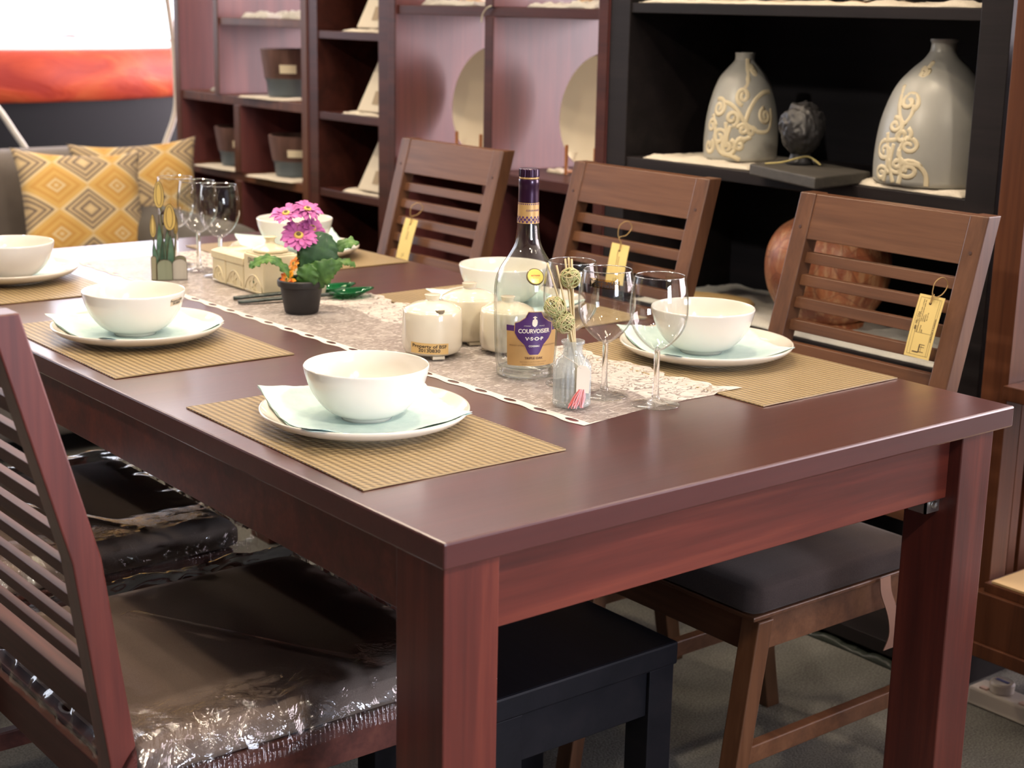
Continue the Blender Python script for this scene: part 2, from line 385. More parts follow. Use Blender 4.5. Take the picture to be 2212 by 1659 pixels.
def plastic_cover(W, D, z0, z1, seed):
    bm = NB(); nx, ny = 110, 130; G = {}
    for i in range(nx+1):
        for j in range(ny+1):
            a = -.10+1.20*i/nx; b = -.12+1.24*j/ny
            x = min(1, max(0, a))*D; y = min(1, max(0, b))*W
            ox = (a-min(1, max(0, a)))*D; oy = (b-min(1, max(0, b)))*W
            drop = math.hypot(ox, oy)
            nx_ = Vector((x*7, y*7, seed)); e = min(a, 1-a, b, 1-b); edge = max(0, 1-max(0, e)/.13)
            rid = abs(mnoise.noise(Vector((x*16, y*16, seed+3))))
            rid2 = abs(mnoise.noise(Vector((x*45, y*45, seed+7))))
            z = z1+.0035+.007*edge*(1-rid*2)+.0012*(mnoise.noise(nx_)*.5+.5)*(1-edge)
            z += edge*.004*(rid2)
            # one long diagonal crease over the top
            cr = abs((a-.52)*.9+(b-.35)*.45); z += .0035*math.exp(-(cr/.02)**2) if -.05 < b < .75 else 0
            if drop > 0:
                k = drop/.07
                z = z1-.004-drop*.62+.0028*math.sin((x+y)*420+seed+4*mnoise.noise(Vector((x*20, y*20, 1))))*max(0, min(1, (k-.5)*3))+.006*(mnoise.noise(Vector((x*30, y*30, drop*30+seed))))
                sg = Vector((ox, oy)).normalized()
                bul = .007*math.sin(min(1, k)*PI)+.005*mnoise.noise(Vector((x*38, y*38, drop*20)))+.006
                x += sg.x*(drop*.25+bul); y += sg.y*(drop*.25+bul)
            G[i, j] = bm.verts.new((x, y, z))
    for i in range(nx):
        for j in range(ny): bm.faces.new((G[i, j], G[i+1, j], G[i+1, j+1], G[i, j+1]))
    return bm
def near_chair(y0, label, seed):
    W = .485
    t = make_chair(W, W_CHR, W_CHRH, None, label, (-.205, y0, 0), 0, SD=.475)
    c = mk('seat_cushion', rbox(NB(), (.008, .0, .413), (.492, W, .458), .016, .006), CUSH2, t, smooth=True)
    q = mk('plastic_cover', plastic_cover(W, .495, .41, .466, seed), FILM, t, smooth=True)
    q['label'] = 'crumpled clear plastic film over the cushion'
    bm = NB(); G = []
    for i in range(900):
        x = .005+.49*i/899; z0 = .432+.006*mnoise.noise(Vector((x*9, seed, 0)))
        G.append([bm.verts.new((x, -.022-.004*abs(mnoise.noise(Vector((x*30, 2, seed))))+a_*math.sin(x*950+k)-.002*k, z0-.0065*k)) for k, a_ in enumerate((.0004, .0019, .0016, .0022))])
    for a_, b_ in zip(G, G[1:]):
        for k in range(3): bm.faces.new((a_[k], b_[k], b_[k+1], a_[k+1]))
    mk('elastic_hem', bm, FILM, q, smooth=True)
    return t
near_chair(.315, 'reddish slat-back chair at the lower left, clear plastic over its taupe seat', 1.3)
near_chair(.965, 'second reddish chair on the near side, its plastic-wrapped seat glimpsed behind the first', 5.1)

# ------------------------------------------------------------------ black stool under the table
st = thing('stool', 'black square wooden stool standing under the near end of the table', 'stool', (.335, .315, 0))
mk('seat', box(NB(), (-.015, 0, .338), (.335, .36, .375)), W_BLK, st, bevel=.004)
mk('apron', box(NB(), (-.005, .012, .262), (.325, .348, .338)), W_BLK, st, bevel=.002)
for x in (-.012, .282):
    for y in (.005, .305): mk('leg', box(NB(), (x, y, 0), (x+.05, y+.05, .338)), W_BLK, st, bevel=.002)

# ------------------------------------------------------------------ shelving along the right wall
FX, BKX = 1.56, 1.95
def cabinet(name, label, y0, y1, posts, shelves, mat, matb, matp, fx=FX, h=1.80, pw=.05, bz=1.80):
    """upright boards between y0 and y1, shelf list of (z0, z1, ya, yb), posts list of (ya, yb, z0, z1)"""
    t = thing(name, label, 'shelf unit', (fx, y0, 0))
    def B(n, lo, hi, m): return mk(n, box(NB(), (lo[0]-fx, lo[1]-y0, lo[2]), (hi[0]-fx, hi[1]-y0, hi[2])), m, t, bevel=.0015)
    B('side_panel', (fx, y0, 0), (BKX-.02, y0+pw, h), matp); B('side_panel', (fx, y1-pw, 0), (BKX-.02, y1, h), matp)
    if matp is not mat:
        for a_, b_ in ((y0, y0+pw), (y1-pw, y1)): B('front_edge', (fx-.004, a_, 0), (fx, b_, h), mat)
        for (a_, b_, z0, z1) in posts: B('front_edge', (fx-.0035, a_, z0), (fx, b_, z1), mat)
    if matb: B('back_panel', (BKX-.02, y0, 0), (BKX, y1, bz), matb)
    for (a, b, z0, z1) in posts: B('divider', (fx, a, z0), (BKX-.02, b, z1), matp)
    for sh in shelves:
        z0, z1 = sh[0], sh[1]; ya, yb = (sh[2], sh[3]) if len(sh) > 2 else (y0+pw, y1-pw)
        B('shelf_board', (fx+.003, ya, z0), (BKX-.02, yb, z1), mat)
    return t
cabinet('display_shelf', 'tall black open display shelf holding two grey vases and the brown urn', .440, 1.505, [],
        [(.02, .05), (.606, .634), (.940, .966), (1.290, 1.312), (1.77, 1.80)], W_BLKE, W_BLK, W_BLKE, pw=.066)
cabinet('bookcase', 'glossy red-brown bookcase with two round plates in its tall compartments', 1.508, 2.412, [(1.942, 1.976, .883, 1.272), (1.942, 1.976, 1.296, 1.77), (1.942, 1.976, .02, .856)],
        [(.02, .05), (.42, .45), (.856, .883), (1.272, 1.296), (1.77, 1.80)], W_CAB, W_BLK, W_CABB, pw=.034, bz=.87)
cabinet('narrow_bookcase', 'narrow dark red shelf column between the two bookcases, cream pyramids on its shelves', 2.416, 2.838, [],
        [(.02, .05), (.50, .524), (.735, .757), (.962, .984), (1.196, 1.218), (1.43, 1.452), (1.77, 1.80)], W_CAB, W_BLK, W_CAB, pw=.05)
cabinet('bookcase', 'brown bookcase at the far left end of the row, behind the sofa cushions', 2.842, 3.705, [(3.262, 3.30, .757, .972), (3.395, 3.425, 1.0, 1.77), (3.262, 3.30, .02, .73)],
        [(.02, .05), (.30, .33), (.73, .757), (.972, 1.0), (1.222, 1.245, 2.876, 3.395), (1.77, 1.80)], W_CAB2, W_BLK, W_CABB, pw=.034, bz=.986)

sr = thing('slatted_rack', 'brown rack with a vertical-slat side at the right edge', 'shelf unit', (1.5, .33, 0))
def B(n, lo, hi, m, mi=.0015): return mk(n, box(NB(), (lo[0]-1.5, lo[1]-.33, lo[2]), (hi[0]-1.5, hi[1]-.33, hi[2])), m, sr, bevel=mi)
B('front_post', (1.5, .337, .165), (1.55, .392, 1.8), W_CAB2); B('back_post', (1.90, .36, 0), (1.95, .392, 1.8), W_CAB2)
for z0, z1 in ((.60, .655), (.145, .25), (1.2, 1.25), (1.75, 1.8)): B('side_rail', (1.55, .362, z0), (1.90, .385, z1), W_CAB2)
for k in range(9):
    x = 1.558+k*.038; B('slat', (x, .366, .25), (x+.026, .380, .60), W_CAB2); B('slat', (x, .366, .655), (x+.026, .380, 1.2), W_CAB2)
B('shelf_board', (1.485, -.35, .628), (1.92, .337, .655), W_CAB2); B('shelf_board', (1.485, -.35, .262), (1.92, .337, .280), W_CAB2)
B('base', (1.475, -.35, .165), (1.92, .352, .262), W_CAB2); B('base_moulding', (1.468, -.35, .138), (1.92, .356, .165), W_CAB2)
for y in (-.33, .29): B('foot', (1.70, y, 0), (1.76, y+.05, .138), W_CAB2)
TAN = plain('tan_card', (.62, .44, .22), .6)
for i, (z, x0, y1) in enumerate(((.281, 1.49, .325), (.656, 1.52, .300))):
    o = mk('placemat', box(NB(), (x0, -.2, z), (x0+.30, y1, z+.004)), TAN, rz=0)
    setp(o, ['tan board lying on the low shelf of the slatted rack', 'tan board lying on the upper ledge of the slatted rack'][i], 'board')

# power strip on the carpet
WHITEP = plain('white_plastic', (.72, .66, .58), .35)
ps = thing('power_strip', 'white power strip on the carpet under the slatted rack', 'power strip', (1.57, .20, .001))
mk('strip_body', box(NB(), (-.025, -.30, 0), (.03, .19, .036)), WHITEP, ps, bevel=.004)
for y in (.182-.02, .075, -.03): mk('switch', box(NB(), (-.018, y-.008, .036), (-.006, y+.008, .040)), plain('switch_pink', (.75, .55, .48), .4), ps, bevel=.001)
pl_ = thing('plug', 'round white plug standing in the power strip', 'plug', (1.575, .335, .0385))
mk('plug_body', lathe(NB(), [(0, 0), (.023, 0), (.024, .016), (.021, .020), (0, .020)], 24), WHITEP, pl_, smooth=True, auto=40)
mk('printed_mark', box(NB(), (-.004, -.014, .0202), (.004, .014, .0208)), plain('blue_ink', (.12, .14, .4), .5), pl_)

# crumpled cloths
def cloth_bm(sx, sy, amp, seed, n=44, round_=False, t=.004):
    bm = NB(); G = {}
    for i in range(n+1):
        for j in range(n+1):
            a, b = i/n*2-1, j/n*2-1
            k = 1+.06*mnoise.noise(Vector((a*2.3, b*2.3, seed)))
            if round_:
                m = max(abs(a), abs(b)); L = math.hypot(a, b); k *= (m/L if L > 1e-6 else 1)
            x = a*sx*k; y = b*sy*k
            z = t+amp*(abs(mnoise.noise(Vector((x*14, y*14, seed))))*1.2+.5*abs(mnoise.noise(Vector((x*42, y*42, seed)))))
            e = 1-max(abs(a), abs(b))
            if e < .08: z = z*(.25+e/.08*.75)
            G[i, j] = bm.verts.new((x, y, z))
    for i in range(n):
        for j in range(n): bm.faces.new((G[i, j], G[i+1, j], G[i+1, j+1], G[i, j+1]))
    bs = [G[i, 0] for i in range(n+1)]+[G[n, j] for j in range(1, n+1)]+[G[i, n] for i in range(n-1, -1, -1)]+[G[0, j] for j in range(n-1, 0, -1)]
    low = [bm.verts.new((v.co.x, v.co.y, 0)) for v in bs]
    for i in range(len(bs)): bm.faces.new((bs[i], low[i], low[(i+1) % len(bs)], bs[(i+1) % len(bs)]))
    bm.faces.new(low[::-1])
    return bm
COTTON = fabric('cream_cotton', (.50, .45, .36), (.66, .60, .50), 400, .9)
COTTONG = fabric('grey_white_cotton', (.42, .41, .38), (.56, .55, .50), 400, .9)
def cloth(x, y, z, sx, sy, amp, seed, label, rz=0, mat=None, **k):
    o = mk('cloth', cloth_bm(sx, sy, amp, seed, **k), mat or COTTON, smooth=True, loc=(x, y, z), rz=rz)
    return setp(o, label, 'cloth')
cloth(1.70, 1.235, .9665, .125, .155, .010, 1, 'cream cloth under the left grey vase on the black shelf', .05)
cloth(1.68, .660, .9665, .105, .145, .010, 2, 'cream cloth under the right grey vase on the black shelf', -.04)
cloth(1.735, .975, .6345, .165, .44, .016, 3, 'crumpled off-white cloth under the brown urn on the black shelf', 0, COTTONG)
cloth(1.71, .975, 1.3125, .14, .445, .010, 4, 'long white cloth on the top shelf of the black unit', 0)
cloth(1.73, 2.24, 1.2965, .10, .12, .02, 5, 'white cloth under the orange bowl on the left half of the bookcase top shelf', 0, COTTONG)
cloth(1.73, 1.77, 1.2965, .10, .12, .02, 6, 'white cloth under the orange bowl on the right half of the bookcase top shelf', 0, COTTONG)
# grey vases with scroll relief
GREY = NT('matte_grey_glaze'); v_ = GREY.coord(); GREY = GREY.pbr(GREY.ramp(GREY.noise(v_, 9, 4), [(.3, (.32, .32, .295)), (.7, (.40, .395, .36))]), .42, coat=.25, coat_r=.3)
SCROLL = plain('cream_scroll_glaze', (.62, .54, .37), .55)
VP = [(0, 0), (.078, 0), (.0820, .004), (.0825, .046), (.0780, .098), (.0660, .149), (.0530, .180), (.0370, .200), (.0270, .211), (.0225, .217), (.0215, .220), (.0215, .230), (.0225, .232), (.0220, .234), (.017, .234), (.0165, .218), (.03, .198), (.06, .145), (.075, .09), (.076, .01), (0, .008)]
def vrad(z, prof):
    for (r0, z0), (r1, z1) in zip(prof, prof[1:]):
        if z0 <= z <= z1 and z1 > z0: return r0+(r1-r0)*(z-z0)/(z1-z0)
    return prof[0][0]
def dense(prof, k=5):
    out = []
    P = [Vector((r, z, 0)) for r, z in prof]
    q = smooth_path(P, k); return [(max(0, p.x), p.y) for p in q]
def vase(loc, sc, label, a0, strokes, prof=VP):
    t = thing('vase', label, 'vase', loc, 0, 'grey vases on the black shelf')
    pr = [(r*sc[0], z*sc[1]) for r, z in prof]
    outer = dense(pr[2:13], 4)
    mk('vase_body', lathe(NB(), pr[:2]+outer+pr[13:], 56), GREY, t, smooth=True, auto=60)
    for st_ in strokes:   # strokes in (arc angle, height) -> follow the wall
        bm = NB(); P = []
        for a, z in st_:
            r = vrad(z*sc[1], pr[1:12])+.0003
            ang = a0+a
            P.append((r*math.cos(ang), r*math.sin(ang), z*sc[1]))
        tube(bm, P, .0056, 6, flat=.999)
        for v in bm.verts:   # press the cord flat onto the wall
            h = math.hypot(v.co.x, v.co.y); r = vrad(v.co.z, pr[1:12]); k = (r+max(-.001, min(.0012, (h-r)*.35)))/h
            v.co.x *= k; v.co.y *= k
        mk('scroll_relief', bm, SCROLL, t, smooth=True)
    return t
def spiral(a, z, r, turns, start, hand=1, tail=None):
    pts = []
    for i in range(26):
        f = i/25; rr = r*(1-f*.86); th = start+hand*f*turns*2*PI
        pts.append((a+rr*math.cos(th)/.085, z+rr*math.sin(th)))
    if tail: pts = [p for p in tail]+pts
    return [(p[0], p[1]) for p in pts]
def arc(pts, k=8): return [(p.x, p.y) for p in smooth_path([(a, z, 0) for a, z in pts], k)]
# left vase: angles grow to the viewer's right when hand-made below (a = -1 left edge ... +1 right edge of the visible side)
L = []
L.append(spiral(-.75, .115, .021, 1.6, 2.2, -1)); L.append(spiral(-.62, .052, .022, 1.5, -1.2, 1)); L.append(spiral(-.35, .030, .020, 1.5, 1.2, -1))
L.append(spiral(-.28, .094, .018, 1.3, -1.4, 1)); L.append(spiral(.05, .070, .013, 1.3, 3.0, -1)); L.append(spiral(.28, .066, .011, 1.2, 0, 1))
L.append(spiral(.02, .142, .020, 1.5, -1.6, -1)); L.append(spiral(.72, .10, .018, 1.6, 1.6, 1)); L.append(spiral(.50, .195, .014, 1.4, 3.2, -1))
L.append(spiral(-.02, .036, .013, 1.3, .5, 1)); L.append(spiral(-.95, .075, .016, 1.3, 0, 1)); L.append(spiral(-1.0, .03, .018, 1.3, 1, -1))
L.append(arc([(-.60, .128), (-.40, .125), (-.15, .112), (.10, .085), (.28, .075), (.5, .066), (.8, .068), (.95, .09), (.97, .115)]))
L.append(arc([(.10, .085), (.20, .11), (.42, .135), (.75, .15), (1.1, .152)])); L.append(arc([(.05, .16), (.15, .168), (.22, .20), (.34, .222)]))
L.append(arc([(-.45, .085), (-.42, .06), (-.50, .035), (-.42, .012)])); L.append(arc([(-.95, .10), (-.80, .075), (-.72, .045), (-.55, .02), (-.2, .012), (.0, .004)]))
L.append(arc([(-.30, .078), (-.38, .055), (-.38, .03)])); L.append(arc([(.28, .055), (.1, .05), (-.05, .05), (-.18, .028)]))
va = math.atan2(-1.2299-1.21, -.8994-1.70)
def flip(S_): return [[(a, z) for a, z in s] for s in S_]
vase((1.702, 1.212, .9745), (1, 1), 'smaller grey vase covered in cream scrollwork, left on the black shelf', va, flip(L))
Rr = []
Rr.append(spiral(-.62, .16, .020, 1.5, -1.0, 1)); Rr.append(spiral(-.80, .115, .015, 1.4, 2.0, -1)); Rr.append(spiral(-.60, .098, .016, 1.3, 1.0, -1))
Rr.append(spiral(-.45, .078, .016, 1.4, 2.5, -1)); Rr.append(spiral(-.95, .065, .020, 1.5, 1.5, 1)); Rr.append(spiral(-.62, .040, .018, 1.5, 2.5, 1))
Rr.append(spiral(-.42, .032, .020, 1.6, .4, 1)); Rr.append(spiral(-1.0, .02, .016, 1.4, 0, 1)); Rr.append(spiral(-.55, .215, .012, 1.3, .5, -1))
Rr.append(arc([(-.95, .19), (-.82, .15), (-.72, .13), (-.60, .12), (-.50, .135), (-.48, .155)])); Rr.append(arc([(-.62, .12), (-.70, .09), (-.95, .085)]))
Rr.append(arc([(-.55, .09), (-.62, .06), (-.45, .045), (-.25, .042), (-.12, .025), (-.10, .004)])); Rr.append(arc([(-.75, .08), (-.78, .04), (-.70, .005)]))
Rr.append(arc([(-.70, .225), (-.58, .215), (-.45, .235)])); Rr.append(arc([(-.95, .10), (-.85, .05), (-.92, .005)])); Rr.append(arc([(-.62, .07), (-.55, .03), (-.58, .004)]))
vb = math.atan2(-1.2299-.672, -.8994-1.685)
VP2 = [(0, 0), (.112, 0), (.1170, .004), (.1180, .050), (.1120, .108), (.0990, .155), (.0820, .192), (.0580, .220), (.0380, .238), (.0280, .251), (.0250, .258), (.0240, .270), (.0265, .275), (.0260, .279), (.020, .279), (.0195, .256), (.035, .230), (.07, .195), (.105, .1), (.108, .01), (0, .008)]
vase((1.685, .672, .9745), (1, 1), 'larger plain-shouldered grey vase with scrolls on its left flank, right on the black shelf', vb, flip(Rr), VP2)
# carved bust on its dark wooden plinth
DKW = wood('dark_weathered_wood', (.020, .018, .016), (.05, .044, .036), (.09, .08, .065), .6, 1, 1)
o = mk('plinth', hexa(NB(), [(1.512, 1.005, .9675), (1.425, .752, .9675), (1.618, .775, .9675), (1.70, 1.055, .9675), (1.512, 1.005, .9905), (1.425, .752, .9905), (1.618, .775, .9905), (1.70, 1.055, .9905)]), DKW, bevel=.003)
setp(o, 'dark weathered wooden board overhanging the black shelf edge under the carved head', 'plinth')
hd = None
hd = thing('carved_head', 'small black carved head with wavy hair on a dark board', 'sculpture', (1.60, .945, .991))
def head_bm():
    bm = NB(); bmesh.ops.create_icosphere(bm, subdivisions=5, radius=1)
    for v in bm.verts:
        p = v.co.normalized(); d = 1+.10*abs(mnoise.noise(p*4))-.05
        hair = max(0, min(1, (p.z+.15)*3))*max(0, min(1, (.55+p.y*.7)*2))
        d += hair*(.10+.07*math.sin(p.z*16+5*mnoise.noise(p*2.2)+p.y*5))
        face = max(0, -p.y-.3)
        d += .16*math.exp(-((p.x)/.13)**2-((p.z+.05)/.22)**2)*(1 if p.y < 0 else 0)       # nose
        d -= .07*(math.exp(-((abs(p.x)-.3)/.12)**2-((p.z-.15)/.09)**2))*(1 if p.y < 0 else 0)
        d += .05*(math.exp(-((p.x)/.22)**2-((p.z+.42)/.07)**2))*(1 if p.y < 0 else 0)
        v.co = Vector((p.x*.040*d, p.y*.046*d, p.z*.050*d+.064))
    return bm
BLKST = plain('black_carved_stone', (.020, .019, .020), .45)
hd.scale = (1.12, 1.12, 1.08)
o = mk('head', head_bm(), BLKST, hd, smooth=True); o.rotation_euler = (0, 0, -.75)
mk('neck', lathe(NB(), [(0, 0), (.026, 0), (.022, .008), (.018, .02), (.022, .034), (.0, .036)], 24), BLKST, hd, smooth=True)
tw = mk('raffia_tie', tube(NB(), smooth_path([(1.515, .965, .994), (1.54, .94, .998), (1.585, .925, 1.008), (1.60, .915, 1.006), (1.60, .89, .994)], 6), .0022, 6), plain('raffia', (.36, .30, .12), .8))
setp(tw, 'yellow raffia tie lying on the dark board before the carved head', 'string')
# shell urn
t = NT('shell_mosaic'); v = t.coord()
vo = t.n('ShaderNodeTexVoronoi'); t.l(t.mapping(v, (1, 1, 1.5)), vo.inputs['Vector']); vo.inputs['Scale'].default_value = 17
base = t.ramp(t.noise(v, 12, 5, .6, .6), [(.25, (.20, .045, .022)), (.45, (.42, .12, .050)), (.6, (.58, .22, .09)), (.75, (.66, .38, .19))])
ringz = t.math('SINE', t.math('MULTIPLY', vo.outputs['Distance'], 95))
c_ = t.mix(t.math('MULTIPLY_ADD', ringz, .12, .12), base, (.48, .24, .12))
ve = t.n('ShaderNodeTexVoronoi', feature='DISTANCE_TO_EDGE'); t.l(t.mapping(v, (1, 1, 1.5)), ve.inputs['Vector']); ve.inputs['Scale'].default_value = 17
edge = t.ramp(ve.outputs['Distance'], [(0, (.7, .7, .7)), (.03, (0, 0, 0))])
c_ = t.mix(t.math('MULTIPLY', t.math('FRACT', t.math('MULTIPLY', vo.outputs['Color'], 3.7)), .45), c_, (.20, .05, .03))
st2 = t.noise(t.mapping(v, (90, 90, 14)), 1, 3, .6); c_ = t.mix(t.ramp(st2, [(.48, (0, 0, 0)), (.62, (.6, .6, .6))]), c_, (.66, .40, .22))
c2_ = t.mix(edge, c_, (.20, .06, .035))
URN = t.pbr(c2_, .45, coat=.3, coat_r=.3, nrm=t.bump(t.math('ADD', ve.outputs['Distance'], ringz), .15, .004))
ur = thing('urn', 'round reddish-brown shell mosaic urn behind the nearest teak chair', 'urn', (1.705, .94, .646))
bm = lathe(NB(), dense([(.06, 0), (.095, .02), (.122, .06), (.1345, .11), (.130, .16), (.108, .20), (.07, .225), (.05, .232), (.048, .235)], 5)+[(.044, .235), (.044, .22), (.10, .19), (.12, .11), (.06, .012), (0, .012)], 64)
mk('urn_body', bm, URN, ur, smooth=True)
mk('urn_foot', lathe(NB(), [(.0, -.008), (.085, -.008), (.088, -.002), (.085, .006), (.06, .01), (0, .01)], 48), URN, ur, smooth=True)
o = mk('wooden_tray', cloth_bm(.055, .10, .002, 9, 24, True, .010), plain('ochre_wood', (.42, .29, .13), .6), loc=(1.64, 1.215, .652), rz=.35, smooth=True)
setp(o, 'flat ochre leaf-shaped wooden tray on the off-white cloth, left of the urn', 'tray')
# things on the upper black shelf: only their feet are in view
YEL = plain('yellow_card', (.85, .50, .05), .45)
for (y0, y1, lab, m) in ((1.10, 1.19, 'yellow box with a white base, left on the top black shelf', YEL), (.985, 1.02, 'slim yellow carton in the middle of the top black shelf', YEL), (.78, .93, 'long deep-yellow box, right on the top black shelf', YEL)):
    t = thing('carton', lab, 'box', (1.635, (y0+y1)/2, 1.3275), 0, 'yellow cartons on the top black shelf')
    w_ = (y1-y0)/2
    mk('carton_body', box(NB(), (-.05, -w_, 0), (.05, w_, .11)), m, t, bevel=.002)
    mk('lid_band', box(NB(), (-.0515, -w_-.0015, .075), (.0515, w_+.0015, .112)), plain('white_card', (.8, .76, .68), .5), t, bevel=.001)
t = thing('cup', 'cream pillar cup at the right end of the top black shelf', 'cup', (1.66, .73, 1.3275))
mk('cup_body', lathe(NB(), [(0, 0), (.022, 0), (.024, .003), (.024, .06), (.021, .06), (.021, .006), (0, .006)], 32), plain('cream_ceramic', (.70, .58, .42), .3), t, smooth=True, auto=40)
ORG = plain('orange_glaze', (.70, .27, .09), .3, coat=.5)
for y, lab in ((2.255, 'orange scalloped bowl on the left of the bookcase top shelf'), (1.765, 'orange scalloped bowl on the right of the bookcase top shelf')):
    t = thing('bowl', lab, 'bowl', (1.73, y, 1.318), 0, 'orange bowls on the bookcase top shelf')
    mk('bowl_body', lathe(NB(), [(0, 0), (.035, 0), (.055, .02), (.075, .05), (.085, .09), (.08, .09), (.07, .052), (.05, .025), (0, .008)], 48, ribs=lambda a, z: 1+.05*math.cos(8*a)), ORG, t, smooth=True)
    mk('bowl_foot', lathe(NB(), [(0, -.012), (.038, -.012), (.036, .002), (0, .002)], 32), plain('cream_foot', (.75, .55, .35), .4), t, smooth=True, auto=40)
# round plates on stands in the bookcase
PLATEC = plain('cream_glazed_plate', (.76, .68, .52), .16, coat=.6, coat_r=.08)
STICK = plain('orange_wood', (.42, .17, .06), .5)
PPR = [(0, .0), (.09, 0), (.12, .006), (.144, .018), (.147, .021), (.145, .023), (.12, .012), (.09, .006), (0, .005)]
for yc, lab in ((2.215, 'large cream plate standing upright, left compartment of the red bookcase'), (1.745, 'large cream plate standing upright, right compartment of the red bookcase')):
    t = thing('display_plate', lab, 'plate', (1.765, yc, .893), 0, 'display plates in the red bookcase')
    bm = lathe(NB(), PPR, 64)
    for v in bm.verts: v.co = Matrix.Rotation(-PI/2+.16, 3, 'Y') @ v.co + Vector((-.0, 0, .147))
    mk('plate_disc', bm, PLATEC, t, smooth=True, auto=50)
    s_ = thing('plate_stand', lab.replace('large cream plate standing upright', 'small orange-wood easel holding the plate'), 'stand', (1.765, yc, .8835), 0, 'plate stands in the red bookcase')
    for dy in (.055, -.055):
        tb = NB(); tube(tb, [(-.075, dy, .0), (-.075, dy, .075)], .0045, 8); mk('stand_prong', tb, STICK, s_, smooth=True, auto=50)
        tb = NB(); tube(tb, [(-.075, dy, .006), (.07, dy, .006)], .0045, 8); mk('stand_arm', tb, STICK, s_, smooth=True, auto=50)
cloth(1.71, 1.845, .8835, .022, .03, .012, 21, 'small scrap of white tissue on the bookcase shelf edge')
# string looped on the bookcase divider
o = mk('string', tube(NB(), smooth_path([(1.553, 1.985, 1.258), (1.552, 1.978, 1.278), (1.553, 1.962, 1.293), (1.56, 1.945, 1.300)], 6), .0022, 6), plain('twine', (.5, .45, .36), .8))
setp(o, 'short twine end hanging over the bookcase shelf edge', 'string')
# pyramids in the narrow column
IV = plain('ivory_plaster', (.62, .55, .42), .6)
for i, z in enumerate((.757, .984, 1.218)):
    lab = ['lowest', 'middle', 'topmost'][i]
    t = thing('pyramid_ornament', lab+' of the three cream pyramid ornaments in the narrow shelf column', 'ornament', (1.65, 2.545, z+.012), 0, 'pyramid ornaments in the narrow column')
    h = .19; b_ = .068; c0 = .008
    mk('pyramid', hexa(NB(), [(-b_, -b_, 0), (b_, -b_, 0), (b_, b_, 0), (-b_, b_, 0), (-c0, -c0, h), (c0, -c0, h), (c0, c0, h), (-c0, c0, h)]), IV, t, bevel=.004)
    mk('inlay', hexa(NB(), [(-b_+.006, -.034, .022), (-b_+.02, -.034, .022), (-b_+.02, -.002, .022), (-b_+.006, -.002, .022), (-b_+.018, -.026, .06), (-b_+.03, -.026, .06), (-b_+.03, -.006, .06), (-b_+.018, -.006, .06)]), plain('brown_inlay', (.32, .24, .14), .6), t)
    cloth(1.645, 2.575, z+.0005, .07, .10, .009, 30+i, 'white cloth under the '+lab+' cream pyramid ornament', .1, n=30)
# two-tone pots in the far bookcase
POTB = wood('brown_bark_pot', (.05, .025, .02), (.12, .06, .048), (.2, .11, .09), .7, 2, 1)
POTG = plain('blue_grey_glaze', (.085, .11, .13), .4)
LABW = plain('paper_label', (.75, .68, .5), .6)
for (x, y, z, h, lab) in ((1.68, 3.135, 1.008, .145, 'two-tone brown and blue-grey pot in the upper cell of the far bookcase'),
                       (1.66, 3.060, .765, .125, 'two-tone pot with a small paper label, lower right cell of the far bookcase'),
                       (1.67, 3.435, .765, .125, 'two-tone pot half hidden by the divider, lower left cell of the far bookcase')):
    t = thing('pot', lab, 'pot', (x, y, z), 0, 'two-tone pots in the far bookcase')
    mk('pot_base', lathe(NB(), [(0, 0), (.078, 0), (.083, h*.3), (.088, h*.38), (0, h*.38)], 40), POTG, t, smooth=True, auto=40)
    mk('pot_body', lathe(NB(), [(.088, h*.381), (.097, h*.8), (.100, h), (.092, h), (.085, h*.5), (0, h*.45)], 40), POTB, t, smooth=True, auto=40)
    a = math.atan2(-1.23-y, -.9-x); bm = NB()
    secs = []
    for i in range(7):
        aa = a-.15+(i-3)*.09
        secs.append([(math.cos(aa)*r, math.sin(aa)*r, zz) for r, zz in ((.0925, h*.50), (.0965, h*.50), (.0995, h*.68), (.0955, h*.68))])
    sweep(bm, secs); mk('paper_label', bm, LABW, t)
    cloth(x-.01, y, z-.0075, .12, .125, .004, 50+y, 'crumpled white cloth under the '+lab.split(',')[0].split(' in the')[0]+(' in the upper cell' if z > 1 else ' at divider left' if y > 3.3 else ' at divider right'), .1, n=24, t=.003)
cloth(1.66, 3.23, 1.2455, .07, .07, .03, 61, 'crumpled white tissue on the upper board of the far bookcase, left', .1, COTTONG, n=30)
cloth(1.64, 2.98, 1.2455, .05, .07, .022, 62, 'crumpled white tissue on the upper board of the far bookcase, right', .1, COTTONG, n=30)
cloth(1.66, 3.50, 1.0005, .04, .07, .012, 63, 'scrap of white tissue in the tall left cell of the far bookcase', .1, COTTONG, n=30)
# patterned bowl low in the red bookcase
t = thing('patterned_bowl', 'teal patterned bowl glimpsed between the teak chair slats', 'bowl', (1.72, 1.66, .451))
mk('bowl_body', lathe(NB(), [(0, 0), (.05, 0), (.09, .04), (.11, .09), (.105, .09), (.085, .045), (0, .01)], 40), plain('teal_glaze', (.10, .18, .18), .3), t, smooth=True, auto=60)
mk('bowl_rim', lathe(NB(), [(.111, .088), (.112, .094), (.104, .094), (.104, .088)], 40), plain('pale_rim', (.4, .45, .42), .4), t, smooth=True)
# dark plastic-wrapped runner lying at the foot of the black shelf
o = mk('cloth', cloth_bm(.05, .16, .012, 71, 40), plain('black_plastic_sheet', (.03, .035, .03), .25), smooth=True, loc=(1.60, .70, .001))
setp(o, 'dark crumpled plastic sheet on the carpet at the foot of the black shelf', 'plastic sheet')

